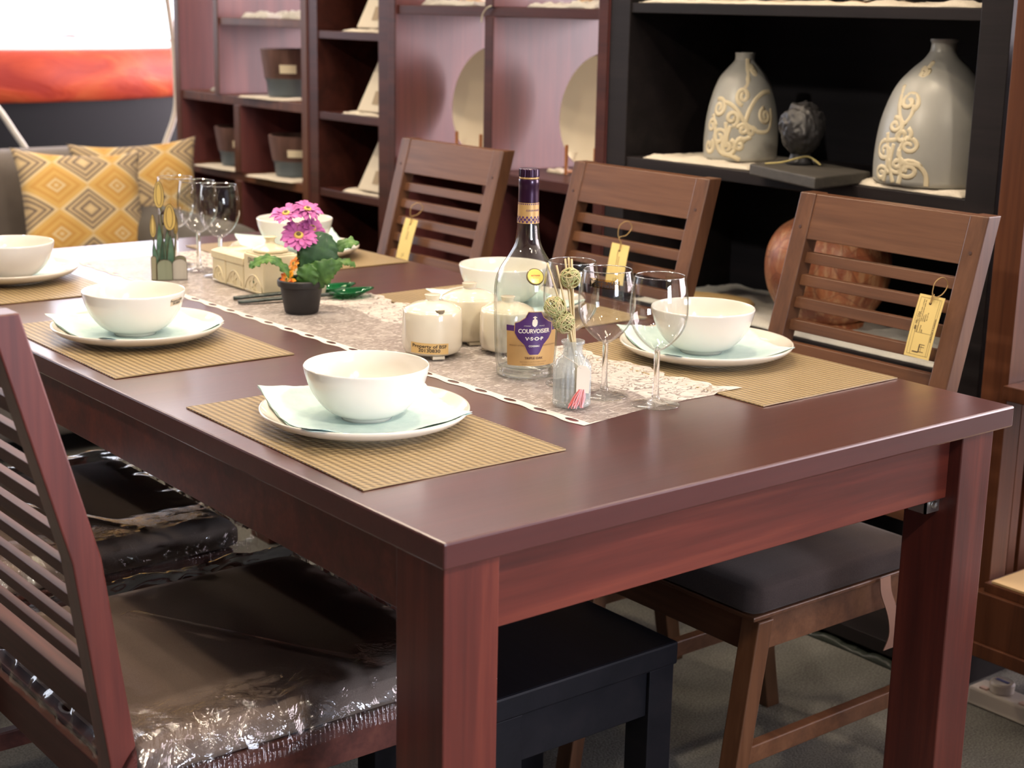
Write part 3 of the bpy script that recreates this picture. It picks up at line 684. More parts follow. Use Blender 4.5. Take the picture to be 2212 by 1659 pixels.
# ------------------------------------------------------------------ sofa, cushions, pool
SOFA = fabric('grey_sofa_fabric', (.12, .105, .095), (.19, .17, .155), 500)
sf = thing('sofa', 'grey fabric sofa facing the far end of the table', 'sofa', (0, 0, 0))
mk('seat_base', rbox(NB(), (-1.0, 2.95, .06), (1.22, 3.70, .458), .04), SOFA, sf, smooth=True)
mk('backrest', rbox(NB(), (-1.0, 3.58, .30), (1.345, 3.79, .822), .07), SOFA, sf, smooth=True)
mk('armrest', rbox(NB(), (1.17, 2.78, .06), (1.40, 3.58, .655), .08), fabric('grey_arm_fabric', (.075, .068, .06), (.12, .11, .10), 500), sf, smooth=True)
for x in (-.9, 1.1):
    for y in (3.02, 3.6): mk('leg', box(NB(), (x, y, 0), (x+.05, y+.05, .075)), W_BLK, sf)
def cushion_mat(rot):
    t = NT('yellow_diamond_weave'); v = t.coord('Object')
    m = t.mapping(v, (1, 1, 1), (0, 0, rot)); sp = t.n('ShaderNodeSeparateXYZ'); t.l(m, sp.inputs[0])
    def cell(o_, s): return t.math('ABSOLUTE', t.math('SUBTRACT', t.math('FRACT', t.math('ADD', t.math('MULTIPLY', o_, s), 10.5)), .5))
    a = cell(sp.outputs[0], 1/.19); b = cell(sp.outputs[1], 1/.150)
    d = t.math('ADD', a, b)
    g = (.15, .12, .10); tn = (.50, .38, .22); ye = (.60, .38, .12); cr = (.64, .50, .28); go = (.54, .31, .085)
    col = t.ramp(d, [(0, cr), (.08, tn), (.135, g), (.185, tn), (.27, g), (.315, tn), (.38, g), (.425, cr), (.50, ye), (.60, go), (.68, ye), (.76, go), (.84, cr), (.90, go), (.95, cr)], 'CONSTANT')
    w = t.noise(v, 500, 2)
    return t.pbr(col, .85, spec=.2, sheen=.15, nrm=t.bump(w, .4, .001))
def cushion_bm(s, th):
    bm = NB(); n = 36
    for sgn in (1, -1):
        G = {}
        for i in range(n+1):
            for j in range(n+1):
                a, b = i/n*2-1, j/n*2-1
                pin = 1-.11*(1-abs(a)**2.5)*abs(b)**3-.0; pin2 = 1-.11*(1-abs(b)**2.5)*abs(a)**3
                h = th*((1-abs(a)**2.4)*(1-abs(b)**2.4))**.55
                G[i, j] = bm.verts.new((a*s*pin2, b*s*pin, sgn*h*(1+.06*mnoise.noise(Vector((a*3, b*3, sgn))))))
        for i in range(n):
            for j in range(n):
                q = (G[i, j], G[i+1, j], G[i+1, j+1], G[i, j+1]); bm.faces.new(q if sgn > 0 else q[::-1])
    bmesh.ops.remove_doubles(bm, verts=bm.verts, dist=.0006)
    return bm
CM = cushion_mat(0)
for (x, y, z, rx, ry, rz, lab) in ((1.035, 3.30, .655, 1.20, .06, -.06, 'front left yellow cushion with grey diamond pattern on the sofa'),
                                (1.285, 3.44, .660, 1.25, -.05, -.32, 'yellow diamond cushion behind and right of its twin on the sofa')):
    t = thing('throw_cushion', lab, 'cushion', (x, y, z), 0, 'yellow cushions on the sofa')
    t.rotation_euler = (rx, ry, rz)
    mk('cushion_cover', cushion_bm(.205, .062), CM, t, smooth=True)
# round pool with orange rim band
px_, py_ = 1.55, 6.35
pool = thing('round_tub', 'large round tub with dark wall and orange-red top band near the window', 'tub', (px_, py_, 0))
LINER = plain('dark_blue_liner', (.012, .013, .016), .6, spec=.2)
bm = lathe(NB(), [(0, 0), (1.42, 0), (1.44, .05), (1.44, .90), (1.40, .90), (1.38, .06), (0, .06)], 96)
mk('tub_wall', bm, LINER, pool, smooth=True, auto=50)
t = NT('orange_red_band'); v = t.coord(); n = t.noise(t.mapping(v, (1, 1, 2.5)), 3.0, 4, .6, .8)
ORB = t.pbr(t.ramp(n, [(.3, (.36, .026, .012)), (.5, (.52, .060, .018)), (.68, (.64, .13, .035))]), .6, coat=0, nrm=t.bump(n, .4, .03))
prof = [(1.445, .885), (1.475, .90), (1.485, .97), (1.475, 1.05), (1.44, 1.085), (1.36, 1.09), (1.30, 1.06), (1.30, .90), (1.445, .885)]
mk('top_band', lathe(NB(), prof, 120, ribs=lambda a, z: 1+.004*math.sin(23*a)+.003*math.sin(61*a+z*9)), ORB, pool, smooth=True)
mk('cover', lathe(NB(), [(0, 1.095), (.9, 1.088), (1.38, 1.078), (1.37, 1.06), (0, 1.06)], 96), plain('pale_cover', (.75, .74, .72), .5), pool, smooth=True)
ho = mk('hose', tube(NB(), smooth_path([(.80, 3.9, 1.30), (.93, 3.9, 1.04), (1.015, 3.9, .93), (1.075, 3.9, .835), (1.14, 3.9, .745), (1.27, 3.9, .66), (1.45, 3.9, .655), (1.56, 3.9, .72), (1.62, 3.9, .83), (1.652, 3.9, .92), (1.655, 3.9, 1.02), (1.645, 3.9, 1.20), (1.60, 3.9, 1.42), (1.45, 3.9, 1.66), (1.22, 3.9, 1.76), (.95, 3.9, 1.66), (.82, 3.9, 1.48), (.80, 3.9, 1.30)], 8), .0105, 12), plain('white_cane', (.80, .78, .70), .4), smooth=True)
setp(ho, 'pale cane hoop standing behind the sofa back', 'hoop'); ho.name = 'cane_hoop'

# ------------------------------------------------------------------ placemats
def mat_mat():
    t = NT('woven_gold_vinyl'); v = t.coord('Object'); sp = t.n('ShaderNodeSeparateXYZ'); t.l(v, sp.inputs[0])
    px, py = .0104, .0092
    u = t.math('MULTIPLY', sp.outputs[0], 2*PI/px); w_ = t.math('MULTIPLY', sp.outputs[1], 2*PI/py)
    h = t.math('MULTIPLY', t.math('SINE', t.math('ADD', u, t.math('MULTIPLY', w_, .5))), t.math('SINE', t.math('MULTIPLY', w_, .5)))
    h = t.math('MULTIPLY_ADD', h, .5, .5)
    fine = t.math('SINE', t.math('MULTIPLY', sp.outputs[0], 2*PI/.0016))
    h2 = t.math('ADD', h, t.math('MULTIPLY', fine, .06))
    col = t.ramp(h, [(.10, (.07, .040, .014)), (.38, (.31, .215, .095)), (.85, (.57, .425, .215))])
    return t.pbr(col, .38, metal=.0, spec=.6, coat=.2, coat_r=.3, nrm=t.bump(h2, .95, .0042))
MATM = mat_mat()
RIMM = plain('placemat_underside', (.12, .05, .03), .6)
def mat_bm():
    bm = NB(); nx, ny = 15, 22
    box(bm, (0, 0, 0), (.30, .45, .0018))
    bmesh.ops.subdivide_edges(bm, edges=bm.edges[:], cuts=8, use_grid_fill=True)
    for v in bm.verts:
        e = max(0, .04-min(v.co.x, .3-v.co.x, v.co.y, .45-v.co.y)); v.co.z += .0012*(.5+.5*mnoise.noise(v.co*14))*(e/.04)
    return bm
m0 = mat_bm(); m0me = None
MATS = [(.028, .1965, -.015, 'gold woven placemat nearest the camera, at the near left corner of the table'),
        (.026, .854, -.010, 'gold woven placemat in the middle of the near long side'),
        (.030, 1.492, .0, 'gold woven placemat cut by the left picture edge'),
        (.699, .200, .007, 'gold woven placemat at the right, in front of the nearest teak chair'),
        (.700, .757, .0, 'gold woven placemat in the middle of the far side, behind the sugar pots'),
        (.692, 1.492, .0, 'gold woven placemat at the far right corner, behind the potted gerbera')]
pm = None
for x, y, r, lab in MATS:
    if pm is None: pm = o = mk('placemat', m0, MATM)
    else: o = pm.copy(); C.objects.link(o)
    o.location = (x, y, .7601); o.rotation_euler = (0, 0, r); setp(o, lab, 'placemat', 'gold woven placemats')

# ------------------------------------------------------------------ plates, napkins, bowls
def china(name, col, sss=0): 
    return NT(name).pbr(col, .12, spec=.5, coat=.4, coat_r=.05, sss=sss)
CHINA = china('white_stoneware', (.72, .67, .58)); CHINAB = china('white_porcelain', (.76, .73, .66))
def plz(r): return .0065 if r < .082 else .0065+.0155*((r-.082)/.0545)**1.5
PL = [(0, .002), (.075, .002), (.078, 0), (.084, 0), (.088, .003), (.110, .0055), (.130, .0135), (.1368, .0195), (.1385, .0225), (.1375, .0245), (.1350, .0235), (.128, .0165), (.112, .0115), (.095, .0080), (.082, .0065), (0, .0065)]
pl0 = thing('dinner_plate', '', 'plate'); mk('plate_disc', lathe(NB(), PL, 96), CHINA, pl0, smooth=True)
o = mk('foot_ring', lathe(NB(), [(.078, -.001), (.084, -.001), (.084, .001), (.078, .001), (.078, -.001)], 64), plain('unglazed_foot', (.5, .45, .38), .7), pl0)
BW = [(0, .0035), (.028, .0035), (.0285, 0), (.0325, 0), (.034, .003), (.036, .0045), (.048, .0095), (.060, .019), (.070, .032), (.0765, .046), (.0800, .058), (.0806, .0615), (.0798, .0628), (.0785, .0618), (.0755, .048), (.068, .033), (.058, .021), (.045, .012), (.025, .0075), (0, .0065)]
bw0 = thing('bowl', '', 'bowl'); mk('bowl_body', lathe(NB(), [BW[0]]+BW[1:5]+dense(BW[5:], 4), 96), CHINAB, bw0, smooth=True)
NAPM = NT('pale_aqua_paper'); v = NAPM.coord(); n_ = NAPM.noise(v, 60, 4)
NAPM = NAPM.pbr(NAPM.ramp(n_, [(.3, (.50, .66, .64)), (.7, (.60, .75, .72))]), .85, spec=.2, nrm=NAPM.bump(n_, .25, .002), sss=.0)
def napkin_bm(corners, seed):
    bm = NB(); n = 40
    P = [Vector((a, b, 0)) for a, b in corners]
    for lay in range(2):
        G = {}
        for i in range(n+1):
            for j in range(n+1):
                a, b = i/n, j/n
                p = (P[0]*(1-a)+P[1]*a)*(1-b)+(P[3]*(1-a)+P[2]*a)*b
                e = min(a, 1-a, b, 1-b)
                w_ = .004*mnoise.noise(Vector((p.x*18, p.y*18, seed+lay*3)))
                if e < .06: p = p+Vector((1, 1, 0))*.003*mnoise.noise(Vector((a*9, b*9, seed+lay*5)))*(1-e/.06)
                r = math.hypot(p.x, p.y)
                z = (plz(r) if r < .137 else .0225+(r-.137)*.25)+.0010+.0011*(1-lay)*1+abs(w_)*(.0 if r < .05 else min(1, (r-.05)/.04))*.8
                p.z = z+(.0006 if lay == 0 else 0)
                if lay == 1: p.z -= .0001
                G[i, j] = bm.verts.new(p)
        for i in range(n):
            for j in range(n): bm.faces.new((G[i, j], G[i+1, j], G[i+1, j+1], G[i, j+1]))
    return bm
NAPC = [(-.078, .146), (-.135, -.080), (.088, -.118), (.146, .110)]
def rotc(cs, a, s=1): return [(s*(x*math.cos(a)-y*math.sin(a)), s*(x*math.sin(a)+y*math.cos(a))) for x, y in cs]
SETS = [((.186, .434), (.186, .430), 0, 1.0, 'nearest the camera'),
        ((.178, 1.098), (.166, 1.083), .28, .96, 'at the middle of the near long side'),
        ((.203, 1.740), (.190, 1.678), .1, .95, 'cut by the left picture edge'),
        ((.862, .475), (.846, .470), -.12, .97, 'in front of the nearest teak chair'),
        ((.826, .940), (.832, .962), .15, .95, 'behind the cognac bottle'),
        ((.826, 1.688), (.826, 1.690), -.08, 1.0, 'behind the pink gerbera')]
for k, (pc, bc, na, ns, where) in enumerate(SETS):
    p = pl0 if k == 0 else copy_tree(pl0); p.location = (pc[0], pc[1], .7632); setp(p, 'white coupe dinner plate '+where, 'plate', 'white dinner plates')
    n = mk('napkin', napkin_bm(rotc(NAPC, na, ns), k*7.7), NAPM, smooth=True, loc=(pc[0], pc[1], .7632)); setp(n, 'pale aqua paper napkin under the bowl '+where, 'napkin', 'pale aqua napkins')
    n.modifiers.new('thick', 'SOLIDIFY').thickness = .0002
    b = bw0 if k == 0 else copy_tree(bw0); b.location = (bc[0], bc[1], .7724); b.scale = (1.02, 1.02, 1.15); b.rotation_euler = (0, 0, k*.7); setp(b, 'white cereal bowl '+where, 'bowl', 'white cereal bowls')

# sticker with wrapped text
STK = plain('amber_sticker', (.66, .44, .17), .5); STKP = plain('clear_tape', (.62, .50, .34), .35); INK = plain('black_ink', (.02, .018, .02), .6)
def sticker(parent, rfun, a0, z0, w, h, mat, lines, tsz, zloc=0, name='sticker', tilt=0, ink=INK):
    """label wrapped on a lathe: rfun(z) radius, a0 angle of its centre, seen from outside"""
    def f(d):
        def g(x, y):
            y2 = y+tilt*x; z = z0+y2; r = rfun(z)+d; a = a0+x/max(.004, rfun(z0)); return (r*math.cos(a), r*math.sin(a), z)
        return g
    bm = NB(); n, m = 24, 4; G = {}; g0 = f(.0004)
    for i in range(n+1):
        for j in range(m+1): G[i, j] = bm.verts.new(g0(-w/2+w*i/n, -h/2+h*j/m))
    for i in range(n):
        for j in range(m): bm.faces.new((G[i, j], G[i+1, j], G[i+1, j+1], G[i, j+1]))
    s = mk(name, bm, mat, parent, smooth=True)
    if lines:
        bm = NB(); g1 = f(.0007)
        for i, tx in enumerate(lines):
            text_into(bm, tx, tsz, (lambda x, y, i=i: g1(x, y+tsz*.45-i*tsz*.9)), bold=tsz*.02, sx=1.18)
        mk('print', bm, ink, s)
    return s
def prad(prof):
    def f(z):
        for (r0, z0), (r1, z1) in zip(prof, prof[1:]):
            if z1 > z0 and z0-1e-6 <= z <= z1+1e-6: return r0+(r1-r0)*(z-z0)/(z1-z0)
        return prof[0][0]
    return f
def cam_ang(x, y): return math.atan2(-1.2299-y, -.8994-x)
bB = [o for o in bpy.data.objects if o.get('label') == 'white cereal bowl at the middle of the near long side'][0]
sticker(bB, prad(BW[5:12]), cam_ang(.166, 1.083)-bB.rotation_euler.z+.98, .0515, .030, .010, STKP, ['Property of BSF', '20130830'], .0042)

# ------------------------------------------------------------------ lace runner
def lace():
    t = NT('white_lace'); v = t.coord('Object'); sp = t.n('ShaderNodeSeparateXYZ'); t.l(v, sp.inputs[0]); X, Y = sp.outputs[0], sp.outputs[1]
    def M(o, a, b=None, c=None): return t.math(o, a, b, c)
    # open net
    gx = M('ABSOLUTE', M('SINE', M('MULTIPLY', X, PI/.0021))); gy = M('ABSOLUTE', M('SINE', M('MULTIPLY', Y, PI/.0021)))
    net = M('MAXIMUM', M('LESS_THAN', gx, .34), M('LESS_THAN', gy, .34))
    # dashes woven in blocks
    d1 = M('GREATER_THAN', t.noise(t.mapping(v, (70, 330, 1), (0, 0, .25)), 1, 2, .5, .8), .545)
    d2 = M('GREATER_THAN', t.noise(t.mapping(v, (330, 60, 1)), 1, 2, .5), .60)
    dens = t.noise(v, 18, 3); filled = M('GREATER_THAN', dens, .56)
    # floral border towards the scalloped side
    fl = t.noise(v, 34, 3, .5, 1.6)
    pet = M('GREATER_THAN', M('ABSOLUTE', M('SUBTRACT', fl, .5)), .030)
    edgef = M('GREATER_THAN', M('ADD', X, M('MULTIPLY', t.noise(v, 9, 2), .10)), .225)
    base = M('MULTIPLY_ADD', net, .20, .27)
    flor = M('MAXIMUM', base, M('MULTIPLY', pet, M('MULTIPLY_ADD', t.noise(v, 60, 2), .5, .55)))
    d3 = M('GREATER_THAN', t.noise(t.mapping(v, (150, 40, 1)), 1, 2, .5), .66)
    field = M('MAXIMUM', base, M('MAXIMUM', M('MULTIPLY', M('GREATER_THAN', t.noise(t.mapping(v, (60, 420, 1), (0, 0, .12)), 1, 2, .5, .4), .60), .78), M('MULTIPLY', d3, .72)))
    field = M('MAXIMUM', field, M('MULTIPLY', filled, .46))
    al = M('ADD', M('MULTIPLY', flor, edgef), M('MULTIPLY', field, M('SUBTRACT', 1.0, edgef)))
    # hem with oval eyelets along the straight side
    hem = M('LESS_THAN', X, .0165)
    yy = M('SUBTRACT', M('FRACT', M('MULTIPLY', Y, 1/.066)), .5)
    ov = M('ADD', M('POWER', M('MULTIPLY', yy, .066/.0128), 2.0), M('POWER', M('MULTIPLY', M('SUBTRACT', X, .0088), 1/.0052), 2.0))
    hole = M('LESS_THAN', ov, 1.0)
    rimh = M('LESS_THAN', Y, .006); rimr = M('GREATER_THAN', X, .300)
    al = M('MAXIMUM', al, M('MAXIMUM', M('MULTIPLY', hem, .97), M('MAXIMUM', M('MULTIPLY', rimh, .95), M('MULTIPLY', rimr, .9))))
    al = M('MULTIPLY', al, M('SUBTRACT', 1.0, hole))
    d = t.n('ShaderNodeBsdfDiffuse'); d.inputs[0].default_value = (.64, .59, .55, 1)
    tr = t.n('ShaderNodeBsdfTransparent'); mx = t.n('ShaderNodeMixShader'); t.l(al, mx.inputs[0]); t.l(tr.outputs[0], mx.inputs[1]); t.l(d.outputs[0], mx.inputs[2])
    t.l(mx.outputs[0], t.out.inputs[0]); return t.m
def runner():
    bm = NB(); L, Wd = 1.60, .305; n, m = 420, 40; G = {}
    for i in range(n+1):
        y = L*i/n
        xl = .0022*math.sin(2*PI*(y/.066+.25))-.001
        xr = Wd-.020+.020*abs(math.sin(PI*y/.145+.35))**.7+.004*math.sin(y*140)
        if y < .035: xr += (.035-y)*.9
        sh = 0
        for j in range(m+1):
            a = j/m; x = xl+(xr-xl)*a
            wx, wy = x+.423-.0163*y, y+.268+(.010*math.sin(a*3.1)+.014*a if y < .2 else 0)*(1-y/.2 if y < .2 else 0)
            over = (wx > .697 and (.19 < wy < .655 or .75 < wy < 1.215 or 1.485 < wy < 1.95))
            z = .7606+(.0030 if over else 0)+.0007*max(0, mnoise.noise(Vector((wx*16, wy*16, 2))))
            G[i, j] = bm.verts.new((x, y+(wy-y-.268), z-.76))
            
    for i in range(n):
        for j in range(m): bm.faces.new((G[i, j], G[i+1, j], G[i+1, j+1], G[i, j+1]))
    return bm
rn = mk('table_runner', runner(), lace(), smooth=True, loc=(.423, .268, .76), rz=.0163)
setp(rn, 'white lace table runner with eyelet hem down the middle of the table', 'table runner')
# texture coordinates follow the skew
TZ = .7618

# ------------------------------------------------------------------ glass
def thin_glass(name, tint=(.985, .99, .985), edge=(.74, .76, .75), rough=.0, refl=.045, frost=None):
    t = NT(name); lw = t.n('ShaderNodeLayerWeight'); lw.inputs[0].default_value = .5
    c = t.ramp(lw.outputs['Facing'], [(0, tint), (.70, tint), (.93, edge), (1, (edge[0]*.7, edge[1]*.7, edge[2]*.7))])
    tr = t.n('ShaderNodeBsdfTransparent'); t.l(c, tr.inputs[0])
    g = t.n('ShaderNodeBsdfGlossy'); g.inputs['Roughness'].default_value = .02
    f = t.math('MULTIPLY_ADD', t.math('POWER', lw.outputs['Facing'], 4.5), .75, refl)
    mx = t.n('ShaderNodeMixShader'); t.l(f, mx.inputs[0]); t.l(tr.outputs[0], mx.inputs[1]); t.l(g.outputs[0], mx.inputs[2])
    out = mx.outputs[0]
    if frost:
        d = t.n('ShaderNodeBsdfDiffuse'); d.inputs[0].default_value = (.7, .74, .73, 1); m2 = t.n('ShaderNodeMixShader'); m2.inputs[0].default_value = frost
        t.l(out, m2.inputs[1]); t.l(d.outputs[0], m2.inputs[2]); out = m2.outputs[0]
    t.l(out, t.out.inputs[0]); return t.m
GLASS = thin_glass('clear_glass')
def solid_glass():
    t = NT('solid_glass'); g = t.n('ShaderNodeBsdfGlass'); g.inputs['IOR'].default_value = 1.45; g.inputs['Roughness'].default_value = 0
    tr = t.n('ShaderNodeBsdfTransparent'); tr.inputs[0].default_value = (.93, .95, .94, 1); mx = t.n('ShaderNodeMixShader'); mx.inputs[0].default_value = .85
    t.l(tr.outputs[0], mx.inputs[1]); t.l(g.outputs[0], mx.inputs[2]); t.l(mx.outputs[0], t.out.inputs[0]); return t.m
SGLASS = solid_glass()
wg0 = thing('wine_glass', '', 'wine glass')
BO = [(.0045, .0775), (.0118, .0818), (.0215, .0898), (.0305, .1002), (.0371, .1125), (.0403, .1265), (.0407, .1405), (.0396, .1570), (.0372, .1720), (.0350, .1830)]
bo = dense(BO, 5)
bi = [(max(0, r-.0009), z+.0006) for r, z in bo[::-1] if r > .006 and z < .1826]
mk('bowl', lathe(NB(), [(0, .0778)]+bo+[(.0343, .1836)]+bi+[(0, .0835)], 64), GLASS, wg0, smooth=True)
mk('rim', lathe(NB(), [(.0347, .1822), (.0351, .1829), (.0347, .1837), (.0342, .1829), (.0347, .1822)], 64), thin_glass('glass_rim', (.9, .92, .92), (.75, .77, .77), refl=.35), wg0, smooth=True)
mk('stem', lathe(NB(), dense([(.0035, .0785), (.0042, .074), (.0040, .055), (.0042, .030), (.0052, .014), (.0068, .0085)], 4), 20), SGLASS, wg0, smooth=True)
mk('foot', lathe(NB(), [(0, .0085), (.0068, .0085), (.012, .0055), (.022, .0034), (.0330, .0022), (.0347, .0013), (.0342, .0003), (.030, 0), (0, .0012)], 64), GLASS, wg0, smooth=True)
GL = [(.556, .454, 'wine glass farthest left of the near trio, behind the rattan balls of the diffuser'), (.552, .372, 'middle wine glass of the near trio with an amber property sticker under its rim'),
      (.578, .293, 'wine glass at the right of the near trio, in front of the right-hand bowl'),
      (.556, 1.712, 'leftmost and farthest wine glass of the far trio, behind the wooden tulips'), (.563, 1.628, 'middle wine glass of the far trio beyond the tulip ornament'), (.568, 1.545, 'rightmost wine glass of the far trio, just behind the spice boxes')]
gobs = []
for i, (x, y, lab) in enumerate(GL):
    g = wg0 if i == 0 else copy_tree(wg0); g.location = (x, y, TZ); g.rotation_euler = (0, 0, i*1.1); setp(g, lab, 'wine glass', 'stemmed wine glasses'); gobs.append(g)
bpy.context.view_layer.update()
bf = prad(BO)
sticker(gobs[1], bf, cam_ang(.552, .372)-1.1-.12, .168, .044, .0125, thin_glass('amber_tape', (.80, .62, .36), (.6, .45, .25)), ['Property of BSF', '20130830'], .0058, tilt=-.08)
sticker(gobs[2], bf, cam_ang(.578, .293)-2.2+2.55, .172, .030, .010, thin_glass('clear_tape_strip', (.75, .75, .72), (.6, .6, .58)), None, .005)

# ------------------------------------------------------------------ cognac bottle
bt = thing('cognac_bottle', 'empty clear cognac bottle with purple and gold label and purple cap', 'bottle', (.545, .543, TZ)); bt.scale = (1.012, 1.012, 1.012)
S_ = 1.0
OUT = [(.0405, .0), (.0425, .002), (.0432, .012), (.0455, .034), (.0472, .075), (.0483, .116), (.0474, .136), (.0450, .148), (.0410, .158), (.0355, .1675), (.0285, .1780), (.0225, .1885), (.0187, .1990), (.0168, .2120), (.0157, .2250), (.0150, .2400), (.0147, .2570), (.0143, .2830), (.0143, .2900)]
od = dense(OUT, 5)
inn = [(max(.001, r-.0022), z) for r, z in od[::-1] if z > .0125 and z < .289]
BGL = thin_glass('bottle_glass', (.965, .975, .96), (.42, .46, .40), refl=.065)
bm = NB(); lathe(bm, [(0, .003), (.034, .0025), (.038, 0)]+od+[(.012, .2902)]+inn+[(.036, .0135), (.02, .0105), (0, .0090)], 96)
mk('glass_body', bm, BGL, bt, smooth=True)
mk('glass_base', lathe(NB(), [(.0405, .0012), (.0425, .003), (.0427, .007), (.041, .011), (.036, .012), (.034, .006), (.0385, .0015), (.0405, .0012)], 96), SGLASS, bt, smooth=True)
PURP = NT('purple_foil'); v = PURP.coord(); PURP = PURP.pbr((.032, .007, .030), .3, metal=.5, coat=.4)
GOLD = plain('gold_foil', (.60, .38, .16), .38, .55); GOLDP = plain('gold_label_paper', (.55, .34, .13), .42, .25)
PURPL = plain('purple_label_paper', (.065, .018, .12), .4); CREAM = plain('cream_print', (.80, .74, .62), .5); BRN = plain('brown_print', (.12, .05, .03), .5)
rf = prad(OUT)
mk('neck_foil', lathe(NB(), [(rf(.2555)+.0004, .2555), (rf(.27)+.0006, .27), (.0150, .2805), (.0153, .2815), (.0153, .2885), (.0148, .2900), (.0135, .2905)], 64), PURP, bt, smooth=True, auto=40)
mk('gold_ring', lathe(NB(), [(.0138, .2903), (.0143, .2907), (.0143, .2926), (.0138, .2930)], 48), GOLD, bt, smooth=True)
nc = 40
mk('screw_cap', lathe(NB(), [(.0138, .2930), (.0146, .2936), (.0146, .3040), (.0140, .3052), (.0128, .3056), (0, .3058)], 160, ribs=lambda a, z: 1+(.035*(1 if math.sin(a*nc/1.6) > .0 else 0) if .2932 < z < .3048 else 0)), PURP, bt, smooth=True, auto=35)
ca = cam_ang(.545, .543)
ca_l = ca+.27     # the label faces a little to the right of the camera
def wrap(d, a_c, sx=1.0):
    def g(x, z): r = rf(z)+d; a = a_c+x/rf(.07); return (r*math.cos(a), r*math.sin(a), z)
    return g
def patch(poly, d, a_c, nz=1, mat=None, name='label', parent=None):   # triangulated polygon, finely split then wrapped
    bm = NB(); vs = [bm.verts.new((x, z, 0)) for x, z in poly]; bm.faces.new(vs)
    bmesh.ops.triangulate(bm, faces=bm.faces[:])
    for _ in range(5):
        es = [e for e in bm.edges if e.calc_length() > .004]
        if not es: break
        bmesh.ops.subdivide_edges(bm, edges=es, cuts=1); bmesh.ops.triangulate(bm, faces=bm.faces[:])
    g = wrap(d, a_c)
    for v in bm.verts: v.co = Vector(g(v.co.x, v.co.y))
    return mk(name, bm, mat, parent, smooth=True)
# neck band with lattice
nb = mk('neck_band', lathe(NB(), [(rf(z)+.0006, z) for z in (.2265, .234, .242, .250, .2565)], 64), GOLDP, bt, smooth=True); nb['label'] = 'gold paper band with lattice round the neck'
def neckg(x, z, d=.0009): r = rf(z)+d; a = ca_l+x/.0152; return (r*math.cos(a), r*math.sin(a), z)
bm = NB()
for k in range(-7, 8):
    for row in range(3):
        xc = k*.0058+(row % 2)*.0029; zc = .2292+row*.0031; q_ = .0023 if row == 1 else .0017
        q = [(xc-q_, zc), (xc, zc-.0024), (xc+q_, zc), (xc, zc+.0024)]
        bm.faces.new([bm.verts.new(neckg(x, z)) for x, z in q])
    for xc in (k*.0058, k*.0058+.0029):
        q = [(xc-.0012, .2555), (xc+.0012, .2555), (xc, .2532)]; bm.faces.new([bm.verts.new(neckg(x, z)) for x, z in q])
text_into(bm, 'COURVOISIER', .0036, lambda x, y: neckg(x+.004, .2455+y), bold=.00004)
mk('lattice_print', bm, PURPL, nb)
lb = patch([(-.0420, .0215), (.0420, .0215), (.0420, .0815), (-.0420, .0815)], .0005, ca_l, mat=GOLDP, name='front_label', parent=bt); lb['label'] = 'gold front label with purple shield'
patch([(-.0422, .0735), (.0422, .0735), (.0422, .0820), (-.0422, .0820)], .0008, ca_l, mat=PURPL, name='purple_stripe', parent=lb)
sh = [(-.0085, .1045), (.0085, .1045), (.0125, .0965), (.0205, .0905), (.0265, .0885), (.0270, .0745), (.0225, .0665), (.0135, .0575), (.0085, .0465), (.0060, .0435)]
sh = [(x*1.06, .074+(z-.074)*1.04-.0035) for x, z in sh]; sh = sh+[(-x, z) for x, z in sh[::-1][:-1]]
patch([(x*1.045, .074+(z-.074)*1.035) for x, z in sh], .0010, ca_l, mat=GOLD, name='shield_border', parent=lb)
patch(sh, .0013, ca_l, mat=PURPL, name='shield', parent=lb)
g = wrap(.0016, ca_l); g_ = g
def g(x, z): return g_(x*1.06, .074+(z-.074)*1.04-.0035)
bm = NB()
text_into(bm, 'COURVOISIER', .0085, lambda x, y: g(x, .0770+y+.0004), bold=.00018, sx=.86, spacing=.95)
text_into(bm, 'V\u00b7S\u00b7O\u00b7P', .0068, lambda x, y: g(x, .0665+y), bold=.00022, sx=1.15)
text_into(bm, 'COGNAC', .0035, lambda x, y: g(x, .0560+y), bold=.0001)
text_into(bm, 'COGNAC', .0021, lambda x, y: g(x-.010, .0850+y)); text_into(bm, 'FRANCE', .0021, lambda x, y: g(x+.010, .0850+y))
# small caped figure emblem
fig = [(-.0012, .0985), (-.003, .0975), (-.0032, .0965), (-.0013, .0965), (-.0012, .0950), (-.0034, .0935), (-.0042, .0900), (-.0040, .0868), (-.0028, .0850), (.0, .0835), (.0022, .0848), (.0036, .0870), (.0042, .0905), (.0034, .0938), (.0012, .0950), (.0013, .0965), (.0032, .0965), (.003, .0975), (.0012, .0985), (.0, .0992)]
bm.faces.new([bm.verts.new(g(x*.9, z)) for x, z in fig])
mk('shield_print', bm, CREAM, lb)
bm = NB(); text_into(bm, 'TRIPLE OAK', .0047, lambda x, y: g(x, .0385+y), bold=.00012, spacing=1.05)
text_into(bm, 'PRODUCT OF FRANCE', .0024, lambda x, y: g(x-.0225, .0565+y)); text_into(bm, 'PRODUCT OF FRANCE', .0024, lambda x, y: g(x+.0240, .0565+y))
text_into(bm, 'TRIPLE AGED IN OAK FROM FRENCH FORESTS', .0019, lambda x, y: g(x, .0330+y)); text_into(bm, 'ANCIENT TREES GIVING RICH AROMAS', .0019, lambda x, y: g(x, .0296+y))
mk('label_print', bm, BRN, lb)
